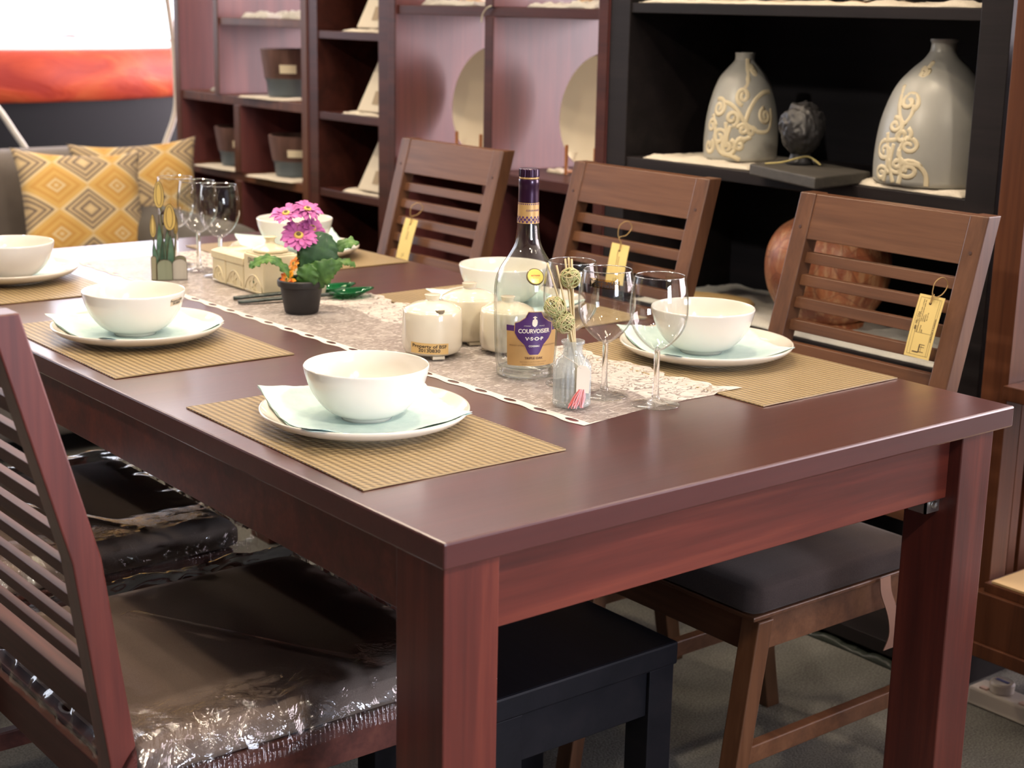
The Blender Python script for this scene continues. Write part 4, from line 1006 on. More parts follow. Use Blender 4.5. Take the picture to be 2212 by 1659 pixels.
# round gold seal on the shoulder
sa = ca+.27; sl = thing('shoulder_seal', '', '', (0, 0, 0)); 
for k_ in ('label', 'category'):
    if k_ in sl: del sl[k_]
bpy.data.objects.remove(sl)
rr = rf(.1535)+.0012
nrm = Vector((math.cos(sa)*.80, math.sin(sa)*.80, .50)).normalized()
cen = Vector((math.cos(sa)*rr, math.sin(sa)*rr, .1535)); tx = Vector((-math.sin(sa), math.cos(sa), 0)); ty = nrm.cross(tx)
def disc(name, r, th, off, mat, parent=bt):
    bm = lathe(NB(), [(0, off), (r, off), (r, off+th*.6), (r*.94, off+th), (0, off+th)], 40)
    for v in bm.verts: v.co = cen+tx*v.co.x+ty*v.co.y+nrm*v.co.z
    return mk(name, bm, mat, parent, smooth=True, auto=40)
s0 = disc('shoulder_seal', .0132, .0018, -.0005, plain('dark_gold_rim', (.16, .12, .06), .3, .5)); s0['label'] = 'round yellow-gold seal on the shoulder'
disc('seal_face', .0115, .0006, .0012, plain('bright_gold', (.78, .68, .16), .3, .3), s0)
bm = NB(); text_into(bm, 'ARTISAN', .0034, lambda x, y: cen+tx*x+ty*(y+.001)+nrm*.0021, bold=.0001); text_into(bm, 'EDITION', .0022, lambda x, y: cen+tx*x+ty*(y-.0026)+nrm*.0021); mk('seal_print', bm, plain('red_print', (.5, .12, .05), .5), s0)

# ------------------------------------------------------------------ sugar pots
POT = china('cream_crackle_glaze', (.74, .68, .54))
def sugar(x, y, s, lab, feet=True, slot=False, stk=False):
    t = thing('sugar_pot', lab, 'sugar pot', (x, y, TZ), 0, 'cream lidded pots on the runner')
    F = .0045
    pr = [(0, F), (.038, F), (.0445, F+.004), (.0475, F+.014), (.0480, F+.030), (.0474, F+.054), (.0464, F+.066), (.0448, F+.0705), (.0428, F+.0695), (.0440, F+.055), (.045, F+.02), (.04, F+.008), (0, F+.008)]
    pr = [(r*s, z*s) for r, z in pr]
    mk('pot_body', lathe(NB(), pr, 72), POT, t, smooth=True)
    for k in range(3):
        a = cam_ang(x, y)+.25+k*2*PI/3
        mk('foot', box(NB(), (-.010, -.008, 0), (.010, .008, F*s+.001)), POT, t, bevel=.001, loc=(math.cos(a)*.034*s, math.sin(a)*.034*s, 0), rz=a+PI/2)
    lp = [(0, .0735), (.0425, .0735), (.0435, .0745), (.0425, .0760), (.037, .0795), (.026, .0840), (.014, .0868), (.0112, .0878), (.0104, .0895), (.0112, .0925), (.0122, .0955), (.0118, .0968), (0, .0972)]
    lp = [(r*s, z*s) for r, z in lp]
    a0 = cam_ang(x, y)+.30
    bm = lathe(NB(), dense(lp[1:], 3), 96)
    l = mk('lid', bm, POT, t, smooth=True)
    if slot:
        n = Vector((math.cos(a0), math.sin(a0), 0))
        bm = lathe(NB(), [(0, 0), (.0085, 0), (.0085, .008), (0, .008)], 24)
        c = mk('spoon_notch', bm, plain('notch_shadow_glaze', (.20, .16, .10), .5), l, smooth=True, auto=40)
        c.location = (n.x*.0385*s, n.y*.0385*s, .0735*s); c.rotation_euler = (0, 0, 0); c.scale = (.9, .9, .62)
    if stk: sticker(t, lambda z: .0479*s, cam_ang(x, y)-.10, .0190, .062, .0170, STK, ['Property of BSF', '20130830'], .0074, tilt=-.03)
    return t
sugar(.505, .728, 1.0, 'cream lidded pot nearest, with an amber property sticker and spoon notch', slot=True, stk=True)
sugar(.617, .780, 1.0, 'cream lidded pot behind the stickered one, half hidden by it')
sugar(.618, .680, .93, 'small cream lidded pot seen through the cognac bottle')

# ------------------------------------------------------------------ spice boxes
SPI = NT('ivory_relief_ceramic'); v = SPI.coord(); n_ = SPI.noise(v, 95, 3, .5, 1.5)
SPI = SPI.pbr((.76, .68, .46), .22, coat=.5, coat_r=.1, nrm=SPI.bump(n_, .22, .003))
def spice(x0, x1, y0, y1, h, kind, lab):
    t = thing('spice_box', lab, 'spice box', (x0, y0, TZ), 0, 'ivory spice boxes in a row'); w_, d_ = x1-x0, y1-y0
    mk('box_body', box(NB(), (0, 0, 0), (w_, d_, h*.68 if kind else h)), SPI, t, bevel=.003, seg=3)
    fr = NB()
    pts = [(-.0006, .006+(d_-.012)*k/14, h*(.10 if kind else .10)+h*.38*math.sin(PI*k/14)**.6) for k in range(15)]
    tube(fr, pts, .0011, 6); tube(fr, [(-.0004, .004, h*.06), (-.0004, d_-.004, h*.06)], .0012, 6)
    for (c, zc) in ((.36, .30), (.5, .22), (.64, .34), (.45, .46)):
        tube(fr, smooth_path([(-.0004, d_*c, h*.08), (-.0006, d_*(c+.08), h*zc*.7), (-.0004, d_*(c-.02), h*zc)], 4), .0010, 5)
    mk('vine_relief', fr, SPI, t, smooth=True)
    if kind:
        l = NB(); e = .0015
        secs = []
        for zz, inset in ((h*.685, -e), (h*.86, -e), (h*.88, -e-.001), (h*.93, .003), (h*.985, .012), (h, .020)):
            secs.append([(inset, inset, zz), (w_-inset, inset, zz), (w_-inset, d_-inset, zz), (inset, d_-inset, zz)])
        sweep(l, secs); mk('lid', l, SPI, t, bevel=.0015)
    else:
        mk('lid_slab', box(NB(), (.003, .003, h), (w_-.003, d_-.003, h+.0025)), SPI, t, bevel=.001)
        cx, cy = w_/2, d_/2; bm = lathe(NB(), dense([(.030, .0026), (.033, .005), (.032, .009), (.024, .0135), (.015, .0165), (.0105, .019), (.0085, .024), (.0095, .0285), (.0125, .0310), (.0118, .0325), (.004, .0335), (.0005, .0336)], 3), 48, (cx, cy, h), ribs=lambda a, z: 1+(.03*math.cos(9*a) if z < .012 else 0))
        mk('lid', bm, SPI, t, smooth=True)
        bm = NB(); text_into(bm, 'SPICES', .0150, lambda x, y: (-.0008, d_*.52-x, h*.83+y), bold=.0001, sx=.85)
        mk('lettering', bm, plain('grey_green_print', (.16, .17, .12), .5), t)
        mk('painted_leaf', lathe(NB(), [(0, 0), (.0022, 0), (.0022, .0008), (0, .0008)], 12), plain('green_paint', (.03, .10, .05), .5), t, loc=(-.0002, d_*.50, h*.30)).rotation_euler = (0, -PI/2, 0)
    return t
spice(.5290, .6030, 1.303, 1.380, .074, 0, 'ivory ceramic box lettered SPICES with a knobbed lid, nearest of the three boxes')
spice(.5295, .6000, 1.3835, 1.452, .069, 1, 'middle ivory ceramic box with chest lid, behind the SPICES box')
spice(.5295, .6000, 1.4555, 1.508, .069, 1, 'farthest left ivory ceramic box with chest lid, under the far wine glasses')
t = thing('pepper_shaker', 'small cream egg-shaped shaker with dark lines behind the gerbera stem', 'shaker', (.618, 1.262, TZ))
mk('shaker_body', lathe(NB(), dense([(.0005, 0), (.014, .001), (.0185, .012), (.020, .030), (.0175, .052), (.012, .068), (.006, .075), (.0004, .077)], 4), 40), POT, t, smooth=True)
bm = NB()
for k in range(5): tube(bm, smooth_path([(math.cos(a)*r, math.sin(a)*r, z) for a, r, z in [(cam_ang(.618, 1.262)-.2+k*.12+.05*math.sin(q), .0205 if q < 3 else .0188, .03+q*.008) for q in range(4)]], 3), .0005, 4)
mk('line_print', bm, INK, t)

# ------------------------------------------------------------------ potted gerbera (local frame: u to the viewer's right, w towards the viewer)
def frame(x, y):
    a = math.atan2(y+1.2299, x+.8994); f = Vector((math.cos(a), math.sin(a), 0)); r = Vector((f.y, -f.x, 0)); return r, f
pt = thing('potted_gerbera', 'pink artificial gerbera with green leaves in a small black pot', 'potted plant', (.512, 1.139, TZ))
pt.scale = (1.1, 1.1, 1.1); RR, FF = frame(.522, 1.157)
def P3(u, z, w=0): return RR*u-FF*w+Vector((0, 0, z))
BLKP = plain('matte_black_plastic', (.014, .013, .014), .5)
mk('pot', lathe(NB(), [(0, 0), (.026, 0), (.0275, .002), (.0335, .038), (.0340, .0425), (.0378, .0435), (.0388, .047), (.0385, .053), (.0368, .0548), (.0350, .053), (.0330, .040), (0, .040)], 48), BLKP, pt, smooth=True, auto=35)
GRN = NT('green_leaf'); v = GRN.coord(); GRN = GRN.pbr(GRN.ramp(GRN.noise(v, 45, 4, .6, .5), [(.3, (.025, .085, .018)), (.55, (.065, .17, .03)), (.75, (.15, .28, .05))]), .55, coat=.1)
DGRN = NT('dark_leaf'); v = DGRN.coord(); DGRN = DGRN.pbr(DGRN.ramp(DGRN.noise(v, 60, 4, .6, .5), [(.3, (.015, .055, .022)), (.6, (.035, .105, .035)), (.8, (.08, .18, .045))]), .55, coat=.1)
STEM = plain('green_stem', (.07, .13, .025), .55)
def leaf(name, spine, widths, mat, up, seed, cup=.15, ruff=.003):
    sp = smooth_path(spine, 7); n = len(sp); bm = NB(); G = []; m = 12
    for i, p in enumerate(sp):
        t_ = (sp[min(i+1, n-1)]-sp[max(i-1, 0)]).normalized(); sd = t_.cross(Vector(up)).normalized(); nn = sd.cross(t_)
        f = i/(n-1)*(len(widths)-1); k = min(int(f), len(widths)-2); w_ = widths[k]+(widths[k+1]-widths[k])*(f-k)
        row = []
        for j in range(m+1):
            b = j/m*2-1; rf_ = ruff*(abs(b)**2)*math.sin(i*1.15+seed+b*2)
            row.append(bm.verts.new(p+sd*b*(w_+.0015*math.sin(i*1.9+seed)*abs(b))+nn*(cup*w_*b*b+rf_-.0008*math.exp(-(b/.12)**2))))
        G.append(row)
    for i in range(n-1):
        for j in range(m): bm.faces.new((G[i][j], G[i+1][j], G[i+1][j+1], G[i][j+1]))
    o = mk(name, bm, mat, pt, smooth=True); o.modifiers.new('thick', 'SOLIDIFY').thickness = .0006; return o
vdir = -FF
leaf('leaf', [P3(.004, .045, .01), P3(.016, .068, .016), P3(.026, .092, .018), P3(.033, .114, .014), P3(.038, .131, .008)], [.006, .016, .028, .032, .026, .008], DGRN, vdir, 1, -.1, .0016)
leaf('leaf', [P3(-.004, .045, .012), P3(-.020, .068, .02), P3(-.038, .087, .022), P3(-.057, .091, .02), P3(-.074, .083, .02), P3(-.082, .076, .02)], [.005, .006, .007, .008, .007, .002], GRN, vdir*.75+Vector((0, 0, .6)), 2, -.2, .003)
leaf('leaf', [P3(.006, .045, .0), P3(.030, .075, -.02), P3(.056, .100, -.025), P3(.078, .112, -.02), P3(.094, .109, -.02)], [.004, .006, .010, .012, .002], GRN, vdir*.6+Vector((0, 0, .7)), 3, -.2, .003)
leaf('leaf', [P3(.006, .045, .014), P3(.018, .056, .024), P3(.032, .068, .028), P3(.050, .078, .026), P3(.066, .080, .02)], [.008, .020, .022, .014, .004], GRN, vdir, 4, -.15, .0018)
leaf('leaf', [P3(.008, .045, -.004), P3(.040, .066, -.01), P3(.062, .080, -.012), P3(.078, .080, -.012), P3(.088, .072, -.012)], [.003, .005, .008, .007, .002], GRN, vdir*.6+Vector((0, 0, .7)), 6, -.2, .002)
leaf('leaf', [P3(.0, .044, .02), P3(.008, .058, .034), P3(.012, .072, .036), P3(.016, .084, .034)], [.006, .017, .018, .004], GRN, vdir, 5, -.1, .003)
for pts in ([P3(.0, .04, 0), P3(-.004, .085, .004), P3(-.003, .119, .006)], [P3(.004, .04, -.004), P3(.002, .11, -.008), P3(-.017, .152, -.008)], [P3(.006, .04, -.006), P3(.006, .11, -.012), P3(.010, .157, -.014)]):
    mk('stem', tube(NB(), smooth_path(pts, 6), .0026, 8), STEM, pt, smooth=True)
PINK = NT('pink_petal'); v = PINK.coord(); PINK = PINK.pbr(PINK.ramp(PINK.noise(v, 70, 3), [(.3, (.40, .07, .27)), (.6, (.54, .14, .40)), (.8, (.66, .28, .54))]), .6)
YC = plain('yellow_centre', (.62, .46, .10), .7); DC = plain('dark_centre', (.12, .07, .03), .8)
ORP = NT('orange_petal'); v = ORP.coord(); ORP = ORP.pbr(ORP.ramp(ORP.noise(v, 60, 2), [(.4, (.85, .16, .02)), (.6, (.90, .38, .02))]), .6)
def gerbera(c, nrm, R_, mat, seed, n1=17, parent=pt):
    nrm = Vector(nrm).normalized(); a_ = nrm.orthogonal().normalized(); b_ = nrm.cross(a_); rnd = random.Random(seed)
    fl = thing('flower_head', None, None); fl.parent = parent
    for ring, (num, rr, lift) in enumerate(((n1, R_, -.05), (n1-2, R_*.88, .10), (12, R_*.55, .30))):
        bm = NB()
        for k in range(num):
            an = 2*PI*(k+ring*.5+rnd.uniform(-.15, .15))/num; d = a_*math.cos(an)+b_*math.sin(an); s_ = nrm.cross(d)
            L_ = rr*rnd.uniform(.92, 1.06); W_ = rr*.098*(1.25 if ring == 2 else 1); G = []
            dr = rnd.uniform(-.18, .26)
            for i in range(7):
                f = i/6; w_ = W_*(.45+1.1*math.sin(min(1, f*1.05)*PI*.62)**1.2)*(1 if f < .85 else (.72 if f < .95 else .30))
                o_ = d*(L_*(.16+.84*f))+nrm*(L_*(lift*f+(.16*math.sin(f*PI*.8))-dr*f*f*.9))
                G.append([bm.verts.new(Vector(c)+o_+s_*w_*q+nrm*(abs(q)*w_*.30)) for q in (-1, -.4, .4, 1)])
            for i in range(6):
                for j in range(3): bm.faces.new((G[i][j], G[i+1][j], G[i+1][j+1], G[i][j+1]))
        mk('petal_ring', bm, mat, fl, smooth=True)
    def dome(name, r, h, m, off):
        bm = lathe(NB(), [(r, 0), (r*1.02, h*.5), (r*.8, h), (0, h*.9)], 24)
        for v in bm.verts: v.co = Vector(c)+a_*v.co.x+b_*v.co.y+nrm*(v.co.z+off)
        mk(name, bm, m, fl, smooth=True)
    dome('flower_centre', R_*.24, R_*.12, YC, R_*.10); dome('flower_eye', R_*.12, R_*.05, DC, R_*.215)
    return fl
UPV = Vector((0, 0, 1))
gerbera(P3(-.003, .1240, .010), vdir*.62+UPV*.78, .0315, PINK, 1)
gerbera(P3(-.022, .1590, .004), vdir*.40+UPV*.92-RR*.15, .0262, PINK, 2)
gerbera(P3(.011, .1645, -.006), vdir*.36+UPV*.93+RR*.2, .0255, PINK, 3)
gerbera(P3(.018, .1340, -.008), vdir*.55+UPV*.7+RR*.45, .0250, PINK, 4, 14)
gerbera(P3(-.020, .0560, .016), vdir*.5+UPV*.35-RR*.9, .0190, ORP, 5, 13)
gerbera(P3(-.010, .0790, .002), vdir*.4+UPV*.5-RR*.8, .0150, ORP, 6, 12)

# ------------------------------------------------------------------ salad servers
GG = NT('green_acrylic'); p = GG.n('ShaderNodeBsdfPrincipled'); p.inputs['Base Color'].default_value = (.004, .17, .045, 1); p.inputs['Roughness'].default_value = .06; p.inputs['Transmission Weight'].default_value = .75; p.inputs['IOR'].default_value = 1.3; GG.l(p.outputs[0], GG.out.inputs[0]); GG = GG.m
DG = NT('dark_green_resin'); v = DG.coord(); n_ = DG.noise(v, 130, 3); DG = DG.pbr((.018, .034, .028), .28, coat=.4, nrm=DG.bump(n_, .8, .003))
def server(p0, p1, hz, lab, seed, fork=False):
    t = thing('salad_server', lab, 'salad server', (0, 0, 0), 0, 'green salad servers behind the flower pot')
    p0 = Vector((*p0, 0)); p1 = Vector((*p1, 0)); d = (p1-p0); L_ = d.length; d.normalize(); s_ = Vector((-d.y, d.x, 0))
    def Q(a, b, z): return p0+d*a+s_*b+Vector((0, 0, TZ+z))
    secs = []
    for i in range(40):
        f = i/39; a = f*L_*.70
        w_ = (.0078 if f < .55 else .0078-(f-.55)/.45*.0048)*(1+.14*math.sin(f*60+seed) if f < .6 else 1)*(min(1, f/.05+.35))
        z = hz+.0042+.003*math.sin(f*PI*.5); h_ = .0036
        secs.append([Q(a, w_*math.cos(q), z+h_*math.sin(q)) for q in [k*2*PI/10 for k in range(10)]])
    mk('handle', sweep(NB(), secs), DG, t, smooth=True)
    bm = NB(); G = []; n, m = 22, 14
    for i in range(n+1):
        f = i/n; a = L_*.66+L_*.34*f; w_ = .003+.0255*math.sin(min(1, f**.75)*PI)**.75 if f < .97 else .004
        row = []
        for j in range(m+1):
            b = j/m*2-1; z = hz+.010+.006*(f-.2)-(.013*math.sin(f*PI))*(1-b*b)
            row.append(bm.verts.new(Q(a, b*w_, max(.0015, z))))
        G.append(row)
    for i in range(n):
        for j in range(m):
            if fork and i > n*.62 and j in (4, 9): continue
            bm.faces.new((G[i][j], G[i+1][j], G[i+1][j+1], G[i][j+1]))
    o = mk('spoon_head', bm, GG, t, smooth=True); md = o.modifiers.new('thick', 'SOLIDIFY'); md.thickness = .0022
    o['label'] = 'translucent bright green bowl of the server'
    return t
server((.463, 1.300), (.705, 1.262), 0, 'green salad fork with dark knobbly handle, farther of the two behind the flower pot', 1, True)
server((.452, 1.262), (.708, 1.203), 0, 'green salad spoon with dark knobbly handle, nearer of the two behind the flower pot', 2)

# ------------------------------------------------------------------ flat wooden tulips
tt = thing('tulip_ornament', 'flat painted wooden ornament of yellow tulips behind a little picket fence', 'ornament', (.466, 1.566, TZ))
RR, FF = frame(.466, 1.566); TS = 1/1010.0
def P3(u, z, w=0): return RR*u-FF*w+Vector((0, 0, z))
def flat(name, pts, mat, w0, t_=.004, lab=None):
    """pts measured in the board's own plane (millimetre-like units), extruded to real board thickness"""
    bm = NB(); poly_extrude(bm, pts, lambda a, b, d: P3(a, b, w0+d), t_)
    o = mk(name, bm, mat, tt, bevel=.0006, seg=1)
    ed = NB(); n = len(pts)
    tube(ed, [P3(a, b, w0+t_+.0002) for a, b in pts+[pts[0]]], .00055, 5, cap=False)
    mk('painted_outline', ed, plain('brown_outline', (.06, .04, .02), .6), o)
    return o
PKT = [wood('picket_olive', (.16, .15, .09), (.24, .22, .13), (.30, .28, .17), .6, 2, 1), wood('picket_green', (.15, .17, .10), (.20, .22, .14), (.26, .27, .18), .6, 2, 1), wood('picket_grey', (.32, .30, .24), (.40, .37, .31), (.46, .43, .37), .6, 2, 1)]
def arch(x0, x1, h, r=None):
    c = (x0+x1)/2; r = (x1-x0)/2; return [(x0, 0), (x1, 0)]+[(c+r*math.cos(q*PI/10), h-r*.75+r*.75*math.sin(q*PI/10)) for q in range(11)]
flat('picket', arch(-.0345, -.0245, .0475), PKT[0], .002)
flat('picket', arch(-.0235, .0060, .0410), PKT[1], .0062)
flat('picket', arch(.0062, .0345, .0415), PKT[2], .002)
flat('picket', arch(.010, .0330, .045), PKT[0], -.016, .003)

bm = NB(); hexa(bm, [P3(-.0345, 0, .001), P3(.0345, 0, .001), P3(.0345, 0, -.018), P3(-.0345, 0, -.018), P3(-.0345, .008, .001), P3(.0345, .008, .001), P3(.0345, .008, -.018), P3(-.0345, .008, -.018)]); mk('fence_base', bm, PKT[0], tt)
def blade(x0, z0, x1, z1, w_, bend=0):
    L_, R_ = [], []
    for i in range(9):
        f = i/8; x = x0+(x1-x0)*f+bend*math.sin(f*PI); z = z0+(z1-z0)*f; ww = 1.4*w_*math.sin(min(1, .25+f*.85)*PI)**.8 if f < 1 else .0002
        L_.append((x-ww, z)); R_.append((x+ww, z))
    return L_+R_[::-1]
LG = NT('painted_leaf_green'); v = LG.coord(); sp_ = LG.n('ShaderNodeSeparateXYZ'); LG.l(v, sp_.inputs[0]); LG = LG.pbr(LG.ramp(LG.noise(v, 40, 2), [(.3, (.03, .09, .05)), (.55, (.08, .16, .10)), (.75, (.20, .26, .16))]), .6)
for k, a in enumerate(((-.020, .01, -.029, .083, .0042, -.002), (-.014, .01, -.017, .128, .0052, -.001), (-.006, .01, -.002, .112, .0060, .002), (.002, .01, .004, .100, .0050, .001), (-.012, .01, -.010, .090, .0050, .0), (.001, .01, .009, .086, .0034, .001))):
    flat('leaf', blade(*a), LG, -.0035-.0012*(k % 3), .0022)
def bud(cx, cz, rx, rz, w0):
    pts = [(cx+rx*math.cos(q*2*PI/20)*(1-.18*math.sin(q*2*PI/20)), cz+rz*math.sin(q*2*PI/20)) for q in range(20)]
    o = flat('tulip_bud', pts, YB, w0, .005)
    ed = NB(); tube(ed, [P3(cx+rx*.55*math.cos(q*2*PI/16), cz+rz*.82*math.sin(q*2*PI/16), w0+.0053) for q in range(17)], .0005, 5); mk('painted_outline', ed, plain('brown_outline', (.06, .04, .02), .6), o)
YB = wood('tulip_yellow', (.36, .24, .06), (.50, .35, .09), (.60, .45, .15), .5, 2, 1.5)
bud(-.0155, .168, .0098, .0265, -.004); bud(.0035, .124, .0115, .0260, .001); bud(-.029, .106, .0058, .0225, -.006); bud(.0145, .108, .0045, .020, -.010)
for a in ([(-.012, .02), (-.011, .09), (-.013, .145)], [(-.002, .02), (-.003, .07), (.002, .100)], [(-.024, .02), (-.027, .06), (-.029, .086)], [(.009, .02), (.012, .06), (.014, .09)]):
    tube(b_ := NB(), smooth_path([P3(x, z, -.005) for x, z in a], 5), .0016, 6); mk('stem', b_, plain('brown_green_stem', (.12, .12, .05), .6), tt, smooth=True)
for u, z in ((-.009, .132), (-.007, .112)):
    tube(b_ := NB(), [P3(u-.002, z-.002, -.002), P3(u+.003, z+.003, .002)], .003, 8); mk('seed_bead', b_, plain('dark_bead', (.04, .02, .015), .5), tt, smooth=True)

# ------------------------------------------------------------------ reed diffuser
rd = thing('reed_diffuser', 'ribbed clear glass diffuser bottle with reeds at the front of the lace runner', 'diffuser', (.478, .357, TZ))
RR, FF = frame(.478, .357)
def P3(u, z, w=0): return RR*u-FF*w+Vector((0, 0, z))
RB = thin_glass('ribbed_glass', (.95, .965, .96), (.72, .74, .73), refl=.07, frost=.22)
ro = dense([(.0240, .0015), (.0262, .003), (.0268, .007), (.0258, .010), (.0258, .050), (.0250, .058), (.0222, .0645), (.0175, .0690), (.0145, .0725), (.0138, .077), (.0138, .087)], 5)
mk('glass_body', lathe(NB(), [(0, .004), (.02, .003), (.022, 0)]+ro+[(.0160, .0885), (.0165, .0905), (.0160, .0925), (.0128, .0930), (.0118, .088), (.0118, .076), (.0225, .056), (.0235, .010), (0, .008)], 176, ribs=lambda a, z: 1+(.030*math.cos(a*22) if .009 < z < .058 else 0)), RB, rd, smooth=True)
mk('oil', lathe(NB(), [(0, .009), (.0228, .011), (.0228, .034), (0, .034)], 48), thin_glass('clear_oil', (.93, .95, .93), (.8, .82, .8), refl=.05), rd, smooth=True, auto=40)
REED = wood('pale_reed', (.52, .40, .20), (.62, .50, .28), (.70, .58, .36), .7, 2, 2)
S_ = 1/1530
tops = [(-.0140, .2065, .004), (-.0095, .2068, -.004), (-.0052, .2060, .002), (-.038, .2005, .006), (-.0255, .198, .010)]
bots = [(.010, .012, -.004), (.006, .012, .004), (.012, .012, .006), (.012, .012, 0), (.009, .012, .004)]
lines = []
for a, b in zip(tops, bots):
    mid = (.0035, .0925, 0); pts = [P3(b[0], b[1], b[2]), P3(mid[0]+a[0]*.18, mid[1], a[2]*.5), P3(a[0], a[1], a[2])]
    r_ = mk('reed', tube(NB(), smooth_path(pts, 4), .0014, 8), REED, rd, smooth=True)
def ball(c, R_, seed, lab):
    rnd = random.Random(seed); bm = NB()
    for k in range(26):
        ax = Vector((rnd.gauss(0, 1), rnd.gauss(0, 1), rnd.gauss(0, 1))).normalized(); u_ = ax.orthogonal().normalized(); w_ = ax.cross(u_)
        off = rnd.uniform(-.45, .45)*R_; rr = math.sqrt(max(0, R_*R_-off*off)); a0 = rnd.uniform(0, 6.28); pts = []
        for i in range(29):
            a = a0+i/28*2*PI; pts.append(Vector(c)+ax*(off+.0012*math.sin(3*a+seed))+(u_*math.cos(a)+w_*math.sin(a))*rr*(1-.02*(k % 3)))
        tube(bm, pts, rnd.uniform(.00055, .0009), 5, mi=k % 2)
    return mk('rattan_ball', bm, [plain('rattan_straw', (.55, .46, .24), .7), plain('rattan_green', (.36, .38, .16), .7)], rd, smooth=True)
ball(P3(-.0065, .1800, .004), .0142, 1, ''); ball(P3(-.0265, .1395, .008), .0150, 2, ''); ball(P3(-.0135, .1195, .010), .0150, 3, '')
tg = NB(); poly_extrude(tg, [(.0050, .0260), (.0225, .0245), (.0240, .0560), (.0185, .0630), (.0095, .0640), (.0055, .0600)], lambda a, b, d: P3(a+.001, b, .0275+d), .0007)
c_ = mk('paper_tag', tg, plain('cream_card', (.82, .74, .62), .6), rd); c_['label'] = 'cream clipped-corner paper tag hanging at the front'
mk('tag_string', tube(NB(), smooth_path([P3(-.0165, .0775, .006), P3(-.010, .072, .015), P3(.004, .066, .024), P3(.012, .060, .0285), P3(.017, .070, .022), P3(.0185, .079, .006), P3(.012, .080, -.010), P3(-.006, .080, -.014), P3(-.0165, .0775, .006)], 6), .0005, 5), plain('white_string', (.7, .64, .55), .8), rd)
bm = NB(); rnd = random.Random(4)
for k in range(70):
    u = rnd.uniform(-.0085, .0085); w = rnd.uniform(-.004, .004); cu = rnd.uniform(-.002, .002)
    tube(bm, smooth_path([P3(.014+u*.45, .0300, .027+w*.5), P3(.010+u*.9+cu, .018, .0285+w), P3(.006+u*1.25, .0035+rnd.uniform(0, .005), .029+w*1.3)], 3), .00055, 4, mi=k % 3)
ts = mk('tassel', bm, [plain('coral_thread', (.85, .22, .20), .6), plain('pink_thread', (.88, .40, .42), .6), plain('pale_pink_thread', (.85, .55, .60), .6)], rd); ts['label'] = 'coral pink thread tassel under the tag'

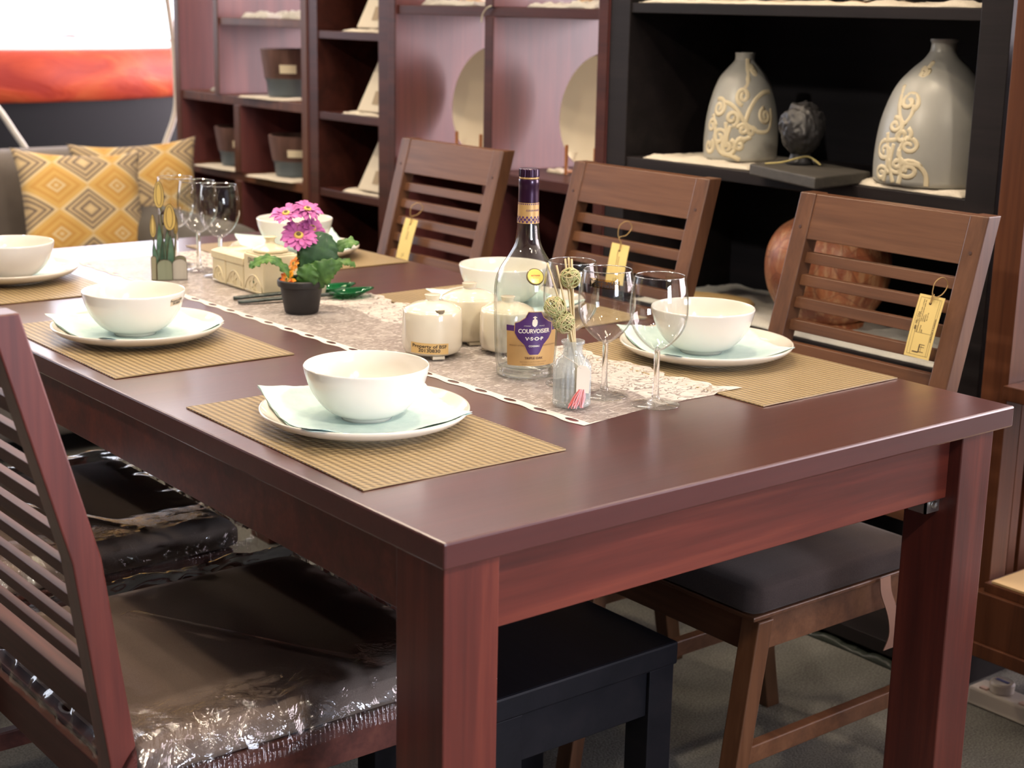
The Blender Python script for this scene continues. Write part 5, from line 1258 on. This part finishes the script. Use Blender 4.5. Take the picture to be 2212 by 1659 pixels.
# ------------------------------------------------------------------ price tags hanging on the far chairs
CARDY = plain('yellow_card_tag', (.78, .60, .22), .6); INKB = plain('dark_print', (.10, .06, .03), .6)
def tag_(yc, ztop, w_, h_, slant, lab, ynail, znail, detail, dx=0):
    t = thing('price_tag', lab, 'price tag', (0, 0, 0), 0, 'yellow price tags on the far chairs')
    def Q(a, b, d=0):   # a across (to the viewer's right), b down from the top edge
        z = ztop-b; y = yc-a+slant*b; x = BX+s_off(z)-.007-d+dx
        return Vector((x, y, z-a*.02))
    bm = NB(); n = 10; A = []; B_ = []
    for i in range(n+1):
        b = h_*i/n; bow = .0015*math.sin(i/n*PI)
        A.append([bm.verts.new(Q(-w_/2, b, bow)), bm.verts.new(Q(w_/2, b, bow))]); B_.append([bm.verts.new(Q(-w_/2, b, bow+.0006)), bm.verts.new(Q(w_/2, b, bow+.0006))])
    for i in range(n):
        bm.faces.new((A[i][0], A[i][1], A[i+1][1], A[i+1][0])); bm.faces.new((B_[i][0], B_[i+1][0], B_[i+1][1], B_[i][1]))
        bm.faces.new((A[i][0], A[i+1][0], B_[i+1][0], B_[i][0])); bm.faces.new((A[i][1], B_[i][1], B_[i+1][1], A[i+1][1]))
    bm.faces.new((A[0][0], B_[0][0], B_[0][1], A[0][1])); bm.faces.new((A[n][0], A[n][1], B_[n][1], B_[n][0]))
    mk('card', bm, CARDY, t)
    def F(a, b, e=0): return Q(a, b, .0015*math.sin(b/h_*PI)+.0009+e)
    bm = NB(); q = [F(.0026*math.cos(k*PI/8), .012+.0026*math.sin(k*PI/8)) for k in range(16)]; bm.faces.new([bm.verts.new(x) for x in q]); mk('punched_hole', bm, plain('hole_dark', (.05, .015, .01), .8), t)
    zr = znail; xr = BX+s_off(zr)-.015
    pts = [F(0, .012, .001), F(.001, -.004, .003), Vector((xr-.004, ynail, zr-.012)), Vector((xr, ynail-.001, zr+.006)), Vector((xr+.018, ynail-.003, zr+.013)), Vector((xr+.028, ynail-.006, zr)), Vector((xr+.012, ynail-.008, zr-.014)), Vector((xr-.006, ynail-.006, zr-.018)), F(.004, -.003, .003), F(.001, .012, .001)]
    mk('string', tube(NB(), smooth_path(pts, 6), .0008, 6), plain('tan_string', (.45, .30, .12), .8), t)
    if detail:
        bm = NB(); hw = w_/2
        def line(a0, b0, a1, b1, th=.0004):
            d = Vector((a1-a0, b1-b0)); L_ = d.length; nx, ny = -d.y/L_*th/2, d.x/L_*th/2; m = max(1, int(L_/.01))
            for k in range(m):
                u0, u1 = k/m, (k+1)/m
                bm.faces.new([bm.verts.new(F(a0+d.x*u+sx*nx, b0+d.y*u+sx*ny)) for u, sx in ((u0, 1), (u1, 1), (u1, -1), (u0, -1))])
        m_ = .0045
        for q in ((-hw+m_, m_, hw-m_, m_), (hw-m_, m_, hw-m_, h_-m_), (hw-m_, h_-m_, -hw+m_, h_-m_), (-hw+m_, h_-m_, -hw+m_, m_), (-hw+.010, h_*.60, hw-.008, h_*.60), (-hw+.010, h_*.60, -hw+.010, h_-m_), (hw-.008, m_, hw-.008, h_-m_)): line(*q)
        # the tag is printed sideways: text reads upward
        def TX(s, sz, a, b, bold=.00006): text_into(bm, s, sz, lambda x, y: F(a+y*-1*-1, b-x), align='LEFT', bold=bold)
        TX('BSF 107 / CTT', .0048, -hw+.0085, h_*.56, .00015); TX('CODE', .0030, -hw+.0100, h_*.595)
        TX('DESCRIPTION', .0030, -hw+.0135, h_*.595); TX('C/T Slat Back Side + Cushion', .0030, -hw+.0125, h_*.42); TX('Solid wood Dining Chair set', .0030, -hw+.0165, h_*.42); TX('Cushion', .0030, -hw+.0200, h_*.42)
        TX('Mahogany', .0030, -hw+.0235, h_*.42); TX('COLOUR', .0028, -hw+.0190, h_*.595); TX('SIZE', .0028, -hw+.0225, h_*.595); TX('W x D x H', .0028, -hw+.0270, h_*.40); TX('FURNITURE & INTERIORS', .0034, hw-.0060, h_*.72)
        # little chair drawing, lying on its side
        cx, cy = -hw+.024, h_*.82
        for q in ((cx-.010, cy+.009, cx+.002, cy+.009, .0020), (cx+.002, cy+.009, cx+.002, cy-.004, .0022), (cx+.002, cy-.004, cx+.012, cy-.004, .0010), (cx+.002, cy+.000, cx+.012, cy+.000, .0008), (cx+.003, cy+.008, cx+.012, cy+.008, .0010), (cx+.006, cy-.003, cx+.006, cy+.008, .0006)): line(*q)
        mk('print', bm, INKB, t)
    else:
        bm = NB(); hw = w_/2
        for a, b, l_ in ((-.004, h_*.15, .012), (.002, h_*.3, .02), (-.003, h_*.3, .02), (.002, h_*.84, .008), (-.004, h_*.86, .010)):
            bm.faces.new([bm.verts.new(F(a+x, b+y)) for x, y in ((0, 0), (.0014, 0), (.0014, l_), (0, l_))])
        mk('print', bm, INKB, t)
    return t
tag_(.3065, .8505, .050, .101, .03, 'yellow printed price tag hanging from the nearest teak chair, chair sketch at its foot', .303, .868, True)
tag_(1.0625, .838, .052, .0775, -.08, 'plain yellow price tag on the middle far chair, above the wine glasses', 1.069, .870, False)
tag_(1.785, .805, .050, .094, .05, 'narrow yellow price tag hanging from the farthest teak chair', 1.785, .830, False)
